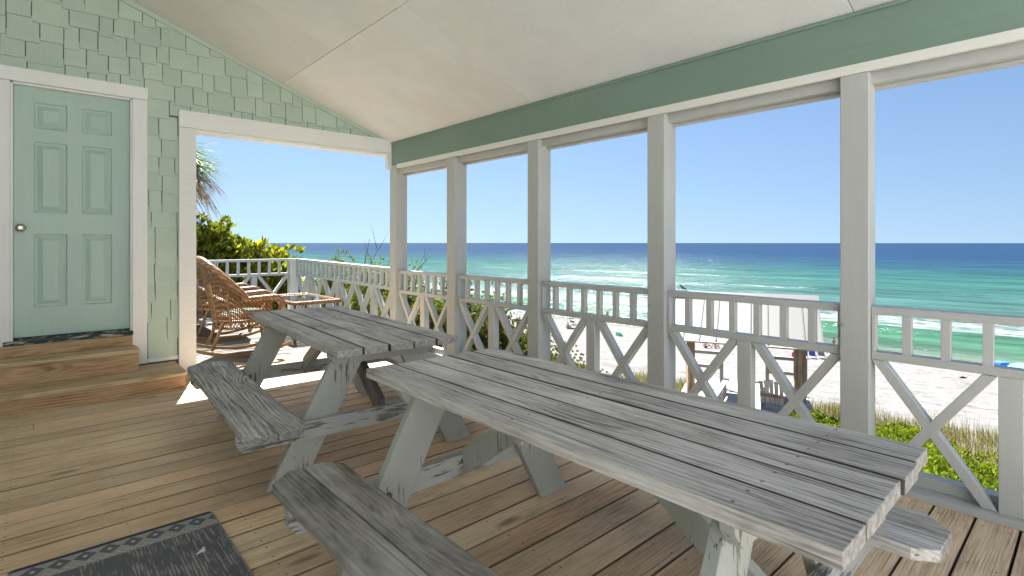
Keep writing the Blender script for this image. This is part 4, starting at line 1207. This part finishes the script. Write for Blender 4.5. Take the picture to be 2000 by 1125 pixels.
blades('dune_grass', 17000, (14.6, 20.5), (-9.5, 9.5), 0.40, M['grass'], 31, 0.5, 'tan and green dune grass between the ground cover and the white sand')
blades('dune_grass', 2600, (14.8, 19.5), (-7.0, 8.0), 0.8, M['grass'], 32, 0.3, 'taller sparse dune grass stalks standing in front of the white sand', 0.0035)

# ------------------------------------------------------------------ pavilion, boardwalk
A67 = R(66.7)
pu = np.array([math.sin(A67), math.cos(A67)]); pv = np.array([-math.cos(A67), math.sin(A67)])
PO = np.array([15.0, 6.86])
def PT(u, v, z): return (PO[0] + pu[0] * u + pv[0] * v, PO[1] + pu[1] * u + pv[1] * v, z)
def BW(u): return float(np.interp(u, [-9.5, -8.9, -1.3, 3], [-1.98, -2.07, -3.30, -3.33]))
M['grey_board'] = wood('boardwalk_grey', 'x', (0.22, 0.205, 0.19), (0.46, 0.44, 0.42), (0.6, 0.58, 0.55), K=20, lines=0.3, tone=0.3)
M['post_wood'] = wood('log_post_wood', 'z', (0.16, 0.105, 0.06), (0.36, 0.25, 0.15), (0.5, 0.39, 0.26), K=20, warp=4, lines=0.4, knot=False)
M['tin'] = plain('white_tin_roof', (0.165, 0.163, 0.16), 0.4, 0.5, 0, 0.04, 2.0)
M['seam'] = plain('roof_seam_grey', (0.10, 0.10, 0.10), 0.6)
bwk = thing('boardwalk', 'grey plank boardwalk with pale handrails leading down to the tin roofed pavilion', 'boardwalk', PT(-5, 0, -3.2))
b = MB()
u = -9.2
while u < 2.6:
    hw_ = 0.40 if u < -1.5 else 1.75
    z = BW(u); z2_ = BW(u + 0.135)
    vs = [PT(u, -hw_, z - 0.03), PT(u + .135, -hw_, z2_ - 0.03), PT(u + .135, hw_, z2_ - 0.03), PT(u, hw_, z - 0.03), PT(u, -hw_, z), PT(u + .135, -hw_, z2_), PT(u + .135, hw_, z2_), PT(u, hw_, z)]
    b.add(vs, [(0, 3, 2, 1), (4, 5, 6, 7), (0, 1, 5, 4), (1, 2, 6, 5), (2, 3, 7, 6), (3, 0, 4, 7)])
    u += 0.143
b.build('planks', M['grey_board'], bwk)
M['pale_rail'] = plain('pale_handrail_paint', (0.30, 0.295, 0.285), 0.6)
for sv in (-1, 1):
    b = MB(); us = [-8.8, -7, -5, -3.2, -1.5]
    for a_, c_ in zip(us[:-1], us[1:]):
        za, zc = BW(a_) + 0.92, BW(c_) + 0.92
        v0, v1_ = sv * 0.30, sv * 0.42
        b.add([PT(a_, v0, za), PT(c_, v0, zc), PT(c_, v1_, zc), PT(a_, v1_, za), PT(a_, v0, za + .04), PT(c_, v0, zc + .04), PT(c_, v1_, zc + .04), PT(a_, v1_, za + .04)],
              [(0, 3, 2, 1), (4, 5, 6, 7), (0, 1, 5, 4), (1, 2, 6, 5), (2, 3, 7, 6), (3, 0, 4, 7)])
        za -= 0.45; zc -= 0.45
        b.add([PT(a_, v0, za), PT(c_, v0, zc), PT(c_, v0 + sv * .04, zc), PT(a_, v0 + sv * .04, za), PT(a_, v0, za + .09), PT(c_, v0, zc + .09), PT(c_, v0 + sv * .04, zc + .09), PT(a_, v0 + sv * .04, za + .09)],
              [(0, 3, 2, 1), (4, 5, 6, 7), (0, 1, 5, 4), (1, 2, 6, 5), (2, 3, 7, 6), (3, 0, 4, 7)])
    b.build('handrail', M['pale_rail'], bwk)
    for a_ in us:
        b = MB(); z = BW(a_)
        b.box(a_ - 0.045, a_ + 0.045, sv * 0.40 - 0.04, sv * 0.40 + 0.04, z - 1.6, z + 0.92, lambda x, y, zz_: PT(x, y, zz_))
        b.build('rail_post', M['grey_board'], bwk)
pav = thing('beach_pavilion', 'open beach pavilion with a white standing-seam tin roof on log posts', 'pavilion', PT(0, 0, -3.3))
ZR, ZE, RU, RV = -0.27, -1.36, 1.62, 1.86
for sg, nm in ((-1, 'roof_slope'), (1, 'roof_slope')):
    b = MB()
    def Q(u, v, dz=0.0): return PT(sg * u, v, ZR + (ZE - ZR) * u / RU + dz)
    vs = [Q(0, -RV), Q(RU, -RV), Q(RU, RV), Q(0, RV), Q(0, -RV, .03), Q(RU, -RV, .03), Q(RU, RV, .03), Q(0, RV, .03)]
    b.add(vs, [(0, 3, 2, 1), (4, 5, 6, 7), (0, 1, 5, 4), (1, 2, 6, 5), (2, 3, 7, 6), (3, 0, 4, 7)])
    o = b.build(nm, M['tin'], pav); 
    b = MB()
    nse = 9
    for i in range(nse + 1):
        v = -RV + 2 * RV * i / nse
        v = min(max(v, -RV + 0.018), RV - 0.018)
        b.add([Q(0, v - .018, .031), Q(RU, v - .018, .031), Q(RU, v + .018, .031), Q(0, v + .018, .031), Q(0, v - .018, .055), Q(RU, v - .018, .055), Q(RU, v + .018, .055), Q(0, v + .018, .055)],
              [(4, 5, 6, 7), (0, 1, 5, 4), (1, 2, 6, 5), (2, 3, 7, 6), (3, 0, 4, 7)])
    o2 = b.build('seams', M['seam'], pav)
    b = MB(); b.add([Q(RU + .004, -RV, -.01), Q(RU + .03, -RV, -.01), Q(RU + .03, RV, -.01), Q(RU + .004, RV, -.01), Q(RU + .004, -RV, .028), Q(RU + .03, -RV, .028), Q(RU + .03, RV, .028), Q(RU + .004, RV, .028)],
          [(0, 3, 2, 1), (4, 5, 6, 7), (0, 1, 5, 4), (1, 2, 6, 5), (2, 3, 7, 6), (3, 0, 4, 7)])
    b.build('eave_board', M['grey_board'], pav)
b = MB()
b.prism([(-0.2, -0.11), (0, 0.05), (0.2, -0.11), (0.2, -0.085), (0, 0.075), (-0.2, -0.085)], -RV - 0.02, RV + 0.02, lambda a, c, d: PT(a, d, ZR + c + 0.03))
b.build('ridge_cap', M['tin'], pav)
for (u, v) in ((-1.2, 1.32), (1.2, 1.5), (-1.2, -1.42), (1.2, -1.42)):
    b = MB(); zt2 = ZR + (ZE - ZR) * abs(u) / RU
    b.tube([PT(u, v, -5.6), PT(u, v, zt2)], 0.08, 10)
    b.build('post', M['post_wood'], pav, smooth=True)
for sv in (-1, 1):
    b = MB(); b.box(1.45, 1.52, sv * 0.62, sv * 1.7, -2.28, -2.18, lambda x, y, z: PT(x, y, z)); b.box(1.45, 1.52, sv * 0.62, sv * 1.7, -2.72, -2.62, lambda x, y, z: PT(x, y, z))
    b.box(1.44, 1.53, sv * 0.60, sv * 0.70, -3.33, -2.16, lambda x, y, z: PT(x, y, z)); b.box(1.44, 1.53, sv * 1.62, sv * 1.72, -3.33, -2.16, lambda x, y, z: PT(x, y, z))
    b.build('side_rail', M['grey_board'], pav)
# bird on the ridge
bp = PT(0.0, RV - 0.22, ZR + 0.105)
bt_ = thing('bird', 'small dark bird perched on the end of the white tin roof ridge', 'bird', bp)
b = MB()
nrm = [(-0.13, 0.0, -0.02, 0.004), (-0.08, 0, 0.03, 0.018), (-0.02, 0, 0.06, 0.036), (0.03, 0, 0.085, 0.036), (0.06, 0, 0.12, 0.024), (0.075, 0, 0.14, 0.026), (0.095, 0, 0.145, 0.016), (0.125, 0, 0.14, 0.003)]
b.tube([(bp[0] - p[0] * 0.45, bp[1] + p[0] * 0.9, bp[2] + 0.02 + p[2]) for p in nrm], [p[3] for p in nrm], 10)
b.build('body', plain('bird_grey', (0.07, 0.07, 0.075), 0.7, 0.3, 0, 0.4, 30), bt_, smooth=True)
b = MB()
for e in (-0.012, 0.012): b.tube([(bp[0] + e, bp[1] + e, bp[2] + 0.07), (bp[0] + e, bp[1] + e, bp[2] - 0.002)], 0.003, 4)
b.build('legs', plain('bird_leg', (0.1, 0.06, 0.03)), bt_)

M['pale_board'] = wood('pale_chair_board', 'z', (0.34, 0.31, 0.28), (0.60, 0.56, 0.52), (0.72, 0.69, 0.65), K=20, lines=0.3, tone=0.3)
# adirondack chair beside the boardwalk
ad = thing('adirondack_chair', 'weathered grey adirondack chair seen from behind beside the boardwalk handrail', 'chair', (14.70, 5.88, -3.3), -R(90 - 66.7) + R(-12) + R(23.3) * 2)
b = MB()
for i in range(5):
    y = -0.22 + i * 0.11; hgt = 0.98 - 0.035 * abs(i - 2)
    b.add([(-0.20, y - .045, .30), (-0.20, y + .045, .30), (-0.42, y * 1.12 + .048, hgt), (-0.42, y * 1.12 - .048, hgt), (-0.225, y - .045, .30), (-0.225, y + .045, .30), (-0.445, y * 1.12 + .048, hgt), (-0.445, y * 1.12 - .048, hgt)],
          [(0, 1, 2, 3), (7, 6, 5, 4), (0, 4, 5, 1), (1, 5, 6, 2), (2, 6, 7, 3), (3, 7, 4, 0)])
b.build('backrest', M['pale_board'], ad, local=True)
b = MB()
for i in range(5): b.box(-0.2 + i * 0.11, -0.11 + i * 0.11 + 0.01, -0.28, 0.28, 0.27 + i * 0.022, 0.29 + i * 0.022)
b.build('seat', M['grey_board'], ad, local=True)
for sy in (-1, 1):
    MB().box(-0.32, 0.42, sy * 0.30 - 0.06 * (sy < 0) - 0.0, sy * 0.30 + 0.06 * (sy > 0) + 0.06 * 0, 0.53, 0.55).build('armrest', M['grey_board'], ad, local=True)
    MB().box(0.30, 0.39, sy * 0.30 - 0.012, sy * 0.30 + 0.012, 0.0, 0.53).build('leg', M['grey_board'], ad, local=True)
    b = MB(); b.prism([(-0.62, 0.0), (-0.50, 0.0), (0.36, 0.30), (0.36, 0.40)], sy * 0.27 - 0.012, sy * 0.27 + 0.012, lambda a, c, d: (a, d, c)); b.build('leg', M['post_wood'], ad, local=True)
MB().box(-0.33, -0.30, -0.30, 0.30, 0.50, 0.58).build('back_rail', M['post_wood'], ad, local=True)

# ------------------------------------------------------------------ things on the beach
def gz(x, y): return ground_z(x, y)
M['pink'] = plain('hot_pink_vinyl', (0.75, 0.05, 0.24), 0.35)
M['blue_cloth'] = plain('royal_blue_cloth', (0.05, 0.12, 0.38), 0.7, 0.2, 0, 0.5, 9)
M['white_cloth'] = plain('white_cloth', (0.7, 0.7, 0.7), 0.7)
M['lilac'] = plain('lilac_grey_cloth', (0.24, 0.20, 0.24), 0.8)
M['red_cloth'] = plain('red_orange_cloth', (0.6, 0.09, 0.04), 0.7)
M['violet'] = plain('violet_cloth', (0.30, 0.14, 0.50), 0.7)
M['navy'] = plain('navy_canvas', (0.05, 0.08, 0.18), 0.7)
M['aqua'] = plain('pale_green_canvas', (0.15, 0.60, 0.42), 0.6)
M['skin'] = plain('tanned_skin', (0.40, 0.22, 0.14), 0.5)
M['hair'] = plain('dark_hair', (0.03, 0.02, 0.015), 0.6)
M['turq'] = plain('turquoise_canvas', (0.10, 0.55, 0.65), 0.6)
M['bright_blue'] = plain('bright_blue_canvas', (0.05, 0.18, 0.75), 0.6)
M['metal'] = plain('white_chair_tube', (0.6, 0.6, 0.62), 0.4)
x, y = 59.7, 21.6
pt = thing('pink_tent', 'hot pink pop-up beach bag tent on the sand beside blue chairs', 'beach tent', (x, y, gz(x, y)), 0.3)
b = MB(); b.prism([(-0.45, 0), (0.45, 0), (0.42, 0.55), (0.2, 0.78), (-0.25, 0.78), (-0.44, 0.5)], -0.35, 0.35, lambda a, c, d: (d, -a, c)); b.build('body', M['pink'], pt, bevel=0.08, local=True)
b = MB(); b.tube([(0.0, -0.2, 0.76), (0.0, -0.15, 0.92), (0.0, 0.15, 0.92), (0, 0.2, 0.76)], 0.025, 6); b.build('handle', M['white_cloth'], pt, local=True)
def beach_chair(label, x, y, mat, sc=1.0, rz=0.0):
    t = thing('beach_chair', label, 'beach chair', (x, y, gz(x, y)), rz + 1e-6, group='folding chairs on the beach')
    b = MB(); w_ = 0.29 * sc
    prof = [(0.36, 0.26), (0.0, 0.20), (-0.14, 0.30), (-0.42, 0.86)]
    vs = []; fs = []
    for i, (a, c) in enumerate(prof):
        vs += [(a * sc, -w_, c * sc), (a * sc, w_, c * sc)]
        if i: fs.append((2 * i - 2, 2 * i - 1, 2 * i + 1, 2 * i))
    b.add(vs, fs); o = b.build('sling', mat, t, local=True); q = o.modifiers.new('solid', 'SOLIDIFY'); q.thickness = 0.03
    for sy in (-1, 1):
        b = MB(); b.tube([(0.38 * sc, sy * w_, 0.27 * sc), (0.0, sy * w_, 0.19 * sc), (-0.15 * sc, sy * w_, 0.30 * sc), (-0.43 * sc, sy * w_, 0.88 * sc)], 0.02, 6)
        b.tube([(0.3 * sc, sy * w_, 0.25 * sc), (-0.3 * sc, sy * w_, 0.0)], 0.018, 6); b.tube([(-0.2 * sc, sy * w_, 0.42 * sc), (0.28 * sc, sy * w_, 0.0)], 0.018, 6)
        b.tube([(0.3 * sc, sy * w_ * 1.08, 0.45 * sc), (-0.25 * sc, sy * w_ * 1.08, 0.5 * sc)], 0.026, 6)
        b.build('frame', M['metal'], t, local=True)
beach_chair('blue beach chair with crossed white frame next to the pink tent', 60.6, 21.15, M['blue_cloth'], 1.05, R(20))
beach_chair('blue beach chair between the other blue chair and a lilac one', 61.4, 20.6, M['blue_cloth'], 1.05, R(5))
beach_chair('lilac grey beach chair right of the two blue ones', 62.2, 19.95, M['lilac'], 1.15, R(-5))
beach_chair('red orange beach chair low on the sand by the violet towel', 62.1, 18.75, M['red_cloth'], 0.95, R(0))
b = MB(); b.ell((62.9, 18.5, gz(62.9, 18.5) + 0.25), (0.35, 0.45, 0.3), 12, 6)
tag(b.build('beach_bag', M['violet'], smooth=True), 'violet beach bag on the sand behind the red orange chair', 'bag')
def umbrella(name, label, x, y, r, hgt, mat, grp=None, panels=8):
    t = thing(name, label, 'beach umbrella', (x, y, gz(x, y)))
    z = gz(x, y)
    b = MB(); vs = [(x, y, z + hgt)]; fs = []
    for k in range(16):
        a_ = k * math.pi / 8; vs.append((x + r * math.cos(a_), y + r * math.sin(a_), z + hgt - 0.28 * r - (0.05 if k % 2 == 0 else 0.0)))
        vs.append((x + r * 0.55 * math.cos(a_), y + r * 0.55 * math.sin(a_), z + hgt - 0.10 * r))
    for k in range(16):
        n_ = (k + 1) % 16; fs.append((0, 2 + 2 * k, 2 + 2 * n_)); fs.append((2 + 2 * k, 1 + 2 * k, 1 + 2 * n_, 2 + 2 * n_))
    b.add(vs, fs); b.build('canopy', mat, t)
    b = MB(); b.tube([(x, y, z), (x, y, z + hgt + 0.05)], 0.03, 6); b.build('pole', M['metal'], t)
def um_mat():
    g = G('navy_striped_canvas'); n = g.noise(g.obj(), 1.2, 2.0)
    o = g.sep(g.obj()); a_ = g.ma('ARCTAN2', o[1], o[0])
    k = g.step(g.ma('SINE', g.ma('MULTIPLY', a_, 4.0)), 0.2, 0.4)
    return g.end(g.pbr(g.mix(k, (0.05, 0.08, 0.19), (0.20, 0.24, 0.38)), 0.7))
umbrella('beach_umbrella', 'wide navy and blue beach umbrella far down the sand', 57.2, 62.6, 1.45, 1.65, um_mat())
# pale green sunshade with stripes chairs
x, y = 56.6, 50.3
t = thing('sunshade', 'pale green wind-blown sunshade strung over the sand', 'sunshade', (x, y, gz(x, y)))
z = gz(x, y)
dirv = np.array([0.7445, -0.6676])
b = MB(); vs = []; fs = []
for i in range(7):
    f = i / 6
    p = np.array([x, y]) + dirv * (-0.75 + 1.7 * f)
    vs += [(p[0], p[1], z + 1.15 + 0.55 * (1 - f) ** 1.2 - 0.2 * math.sin(f * 3.1)), (p[0] + 1.2, p[1] + 1.2, z + 0.95 + 0.3 * (1 - f))]
    if i: fs.append((2 * i - 2, 2 * i - 1, 2 * i + 1, 2 * i))
b.add(vs, fs); o = b.build('canopy', M['aqua'], t); q = o.modifiers.new('solid', 'SOLIDIFY'); q.thickness = 0.02
b = MB(); p0 = np.array([x, y]) + dirv * -0.75
b.tube([(p0[0], p0[1], z + 1.7), (p0[0] - 1.4, p0[1] + 1.0, z)], 0.018, 4); b.tube([(p0[0], p0[1], z + 1.7), (p0[0] + 0.1, p0[1], z)], 0.03, 5)
b.build('pole', M['white_cloth'], t)
def stripe_mat():
    g = G('red_white_stripe_cloth'); o = g.sep(g.obj())
    k = g.ma('GREATER_THAN', g.ma('SINE', g.ma('MULTIPLY', o[2], 22.0)), 0.0)
    return g.end(g.pbr(g.mix(k, (0.35, 0.05, 0.04), (0.62, 0.55, 0.50)), 0.7))
M['stripe'] = stripe_mat()
beach_chair('red and white striped beach chair behind the pale green sunshade', 60.3, 53.4, M['stripe'], 1.3, R(10))
x, y = 56.1, 42.1
b = MB(); b.prism([(0, 0), (0.6, 0.0), (0.35, 0.42), (0.0, 0.5)], -0.3, 0.3, lambda a, c, d: (x + dirv[0] * a + 0.3 * d, y + dirv[1] * a + d, gz(x, y) + c))
tag(b.build('beach_bag', M['aqua']), 'small sea green beach bag alone on the open sand', 'bag')
b = MB(); b.prism([(-0.5, 0), (0.5, 0), (0.4, 0.55), (-0.4, 0.55)], -0.4, 0.4, lambda a, c, d: (72.2 + dirv[0] * a + 0.5 * d, 6.9 + dirv[1] * a + d, gz(72.2, 6.9) + c))
tag(b.build('cooler_box', M['bright_blue'], bevel=0.08), 'bright blue cooler box at the edge of the water', 'cooler')
t = thing('shade_tent', 'turquoise shade tent at the water edge, cut off by the photo edge', 'beach tent', (71.8, 5.2, gz(71.8, 5.2)))
b = MB(); q0 = np.array([71.8, 5.2])
b.prism([(-1.0, 0), (1.6, 0), (1.2, 0.5), (0.2, 0.62), (-0.7, 0.35)], -0.8, 0.8, lambda a, c, d: (q0[0] + dirv[0] * a + 0.6 * d, q0[1] + dirv[1] * a + 0.8 * d, gz(71.8, 5.2) + c))
b.build('canopy', M['turq'], t, bevel=0.05)
def driftwood(label, x, y, L, ang):
    z = gz(x, y)
    t = thing('driftwood', label, 'driftwood', (x, y, z), group='dark driftwood on the open sand')
    b = MB(); c_, s2 = math.cos(ang), math.sin(ang)
    b.tube([(x - c_ * L / 2, y - s2 * L / 2, z + 0.06), (x - c_ * L * .1, y - s2 * L * .1 + .05, z + 0.14), (x + c_ * L * .2, y + s2 * L * .2, z + 0.10), (x + c_ * L / 2, y + s2 * L / 2, z + 0.16)], [0.03, 0.09, 0.07, 0.02], 7)
    b.tube([(x, y, z + 0.1), (x + c_ * .2 - s2 * .25, y + s2 * .2 + c_ * .25, z + 0.3)], [0.05, 0.015], 6)
    b.build('branch', plain('driftwood_dark', (0.05, 0.045, 0.04), 0.9), t)
driftwood('dark piece of driftwood on the open sand under the last railing panel', 61.4, 8.3, 0.75, -0.7)
driftwood('small twist of driftwood on the sand near the dune grass', 47.5, 13.5, 0.4, -0.4)

# ------------------------------------------------------------------ people on the beach
def person(label, x, y, z, rz, pose, cloth, clothes):
    t = bpy.data.objects.new('person', None)
    root = t; COL.objects.link(root); root.location = (x, y, z); root.rotation_euler = (0, 0, rz)
    tag(root, label, 'person', 'people on the beach')
    J = {}
    if pose == 'stand':
        J = dict(pelvis=(0, 0, 0.95), belly=(0, 0, 1.10), chest=(0.0, 0, 1.32), neck=(0.01, 0, 1.50), head=(0.03, 0, 1.62), crown=(0.03, 0, 1.70),
                 shl=(0, .18, 1.44), ell=(-0.02, .25, 1.18), hal=(0.08, .24, 0.95), shr=(0, -.18, 1.44), elr=(-.02, -.25, 1.18), har=(0.10, -.22, 0.97),
                 hil=(0, .09, .90), knl=(0.02, .11, .50), anl=(-0.02, .12, .09), tol=(0.12, .13, .03), hir=(0, -.09, .90), knr=(0.03, -.11, .50), anr=(-0.01, -.12, .09), tor=(0.13, -.13, .03))
    else:
        J = dict(pelvis=(0, 0, 0.13), belly=(-0.03, 0, 0.28), chest=(-0.02, 0, 0.48), neck=(0.02, 0, 0.66), head=(0.05, 0, 0.78), crown=(0.06, 0, 0.86),
                 shl=(0, .18, 0.60), ell=(-0.10, .26, 0.36), hal=(-0.16, .28, 0.10), shr=(0, -.18, 0.60), elr=(0.16, -.22, 0.42), har=(0.36, -.14, 0.48),
                 hil=(0.05, .09, .13), knl=(0.44, .12, .42), anl=(0.72, .12, .07), tol=(0.84, .12, .04), hir=(0.05, -.09, .13), knr=(0.42, -.12, .44), anr=(0.66, -.12, .07), tor=(0.78, -.12, .04))
    rad = dict(pelvis=.125, belly=.115, chest=.13, neck=.052, head=.092, crown=.07, shl=.06, ell=.042, hal=.036, shr=.06, elr=.042, har=.036, hil=.088, knl=.058, anl=.042, tol=.036, hir=.088, knr=.058, anr=.042, tor=.036)
    E = [('pelvis', 'belly'), ('belly', 'chest'), ('chest', 'neck'), ('neck', 'head'), ('head', 'crown'), ('chest', 'shl'), ('shl', 'ell'), ('ell', 'hal'), ('chest', 'shr'), ('shr', 'elr'), ('elr', 'har'),
         ('pelvis', 'hil'), ('hil', 'knl'), ('knl', 'anl'), ('anl', 'tol'), ('pelvis', 'hir'), ('hir', 'knr'), ('knr', 'anr'), ('anr', 'tor')]
    def skin(name, keys, edges, f, mat):
        me = bpy.data.meshes.new(name); me.from_pydata([J[k] for k in keys], [(keys.index(a), keys.index(c)) for a, c in edges], [])
        me.materials.append(mat)
        o = bpy.data.objects.new(name, me); COL.objects.link(o); o.parent = root
        o.modifiers.new('skin', 'SKIN')
        sv = me.skin_vertices[0].data
        for i, k in enumerate(keys): sv[i].radius = (rad[k] * f, rad[k] * f); sv[i].use_root = (i == 0)
        o.modifiers.new('sub', 'SUBSURF').levels = 1
        o.modifiers['sub'].render_levels = 1
        return o
    skin('body', list(J.keys()), E, 1.0, M['skin'])
    if clothes == 'shorts':
        J['ml'] = tuple(0.45 * a + 0.55 * c for a, c in zip(J['knl'], J['hil'])); J['mr'] = tuple(0.45 * a + 0.55 * c for a, c in zip(J['knr'], J['hir']))
        rad['ml'] = rad['mr'] = .078
        skin('shorts', ['pelvis', 'hil', 'ml', 'hir', 'mr'], [('pelvis', 'hil'), ('hil', 'ml'), ('pelvis', 'hir'), ('hir', 'mr')], 1.12, cloth)
    else:
        skin('swimsuit', ['pelvis', 'belly', 'chest', 'hil', 'hir'], [('pelvis', 'belly'), ('belly', 'chest'), ('pelvis', 'hil'), ('pelvis', 'hir')], 1.07, cloth)
    h = J['head']
    b = MB(); b.ell((h[0] - 0.02, h[1], h[2] + 0.055), (0.105, 0.10, 0.085), 10, 6); b.build('hair', M['hair'], root, smooth=True, local=True)
M['teal_cloth'] = plain('dark_teal_cloth', (0.03, 0.08, 0.09), 0.7)
person('person in dark shorts standing in the shallows, seen between two balusters', 67.3, 52.4, SEA_Z - 0.05, R(200), 'stand', M['teal_cloth'], 'shorts')
person('person with dark hair in an orange swimsuit standing at the water edge', 67.9, 20.6, SEA_Z + 0.0, R(60), 'stand', M['red_cloth'], 'swimsuit')
person('person in blue shorts sitting on the sand by the pavilion log posts', 56.7, 30.25, gz(56.7, 30.2), R(-40), 'sit', M['blue_cloth'], 'shorts')
person('person in a white swimsuit sitting beside the one in blue shorts', 57.5, 29.5, gz(57.5, 29.5), R(-10), 'sit', M['white_cloth'], 'swimsuit')
person('person in a navy swimsuit sitting on the sand, half hidden by a log post', 56.3, 32.2, gz(56.3, 32.2), R(-60), 'sit', M['navy'], 'swimsuit')
person('person in dark shorts sitting beneath the pale green sunshade', 56.0, 50.6, gz(56, 50.6), R(0), 'sit', M['navy'], 'shorts')
person('person in blue shorts sitting low between the pink tent and the first blue chair', 60.9, 21.9, gz(60.9, 21.9), R(180), 'sit', M['blue_cloth'], 'shorts')

for o in list(bpy.data.objects):
    if '_w' in o: del o['_w']
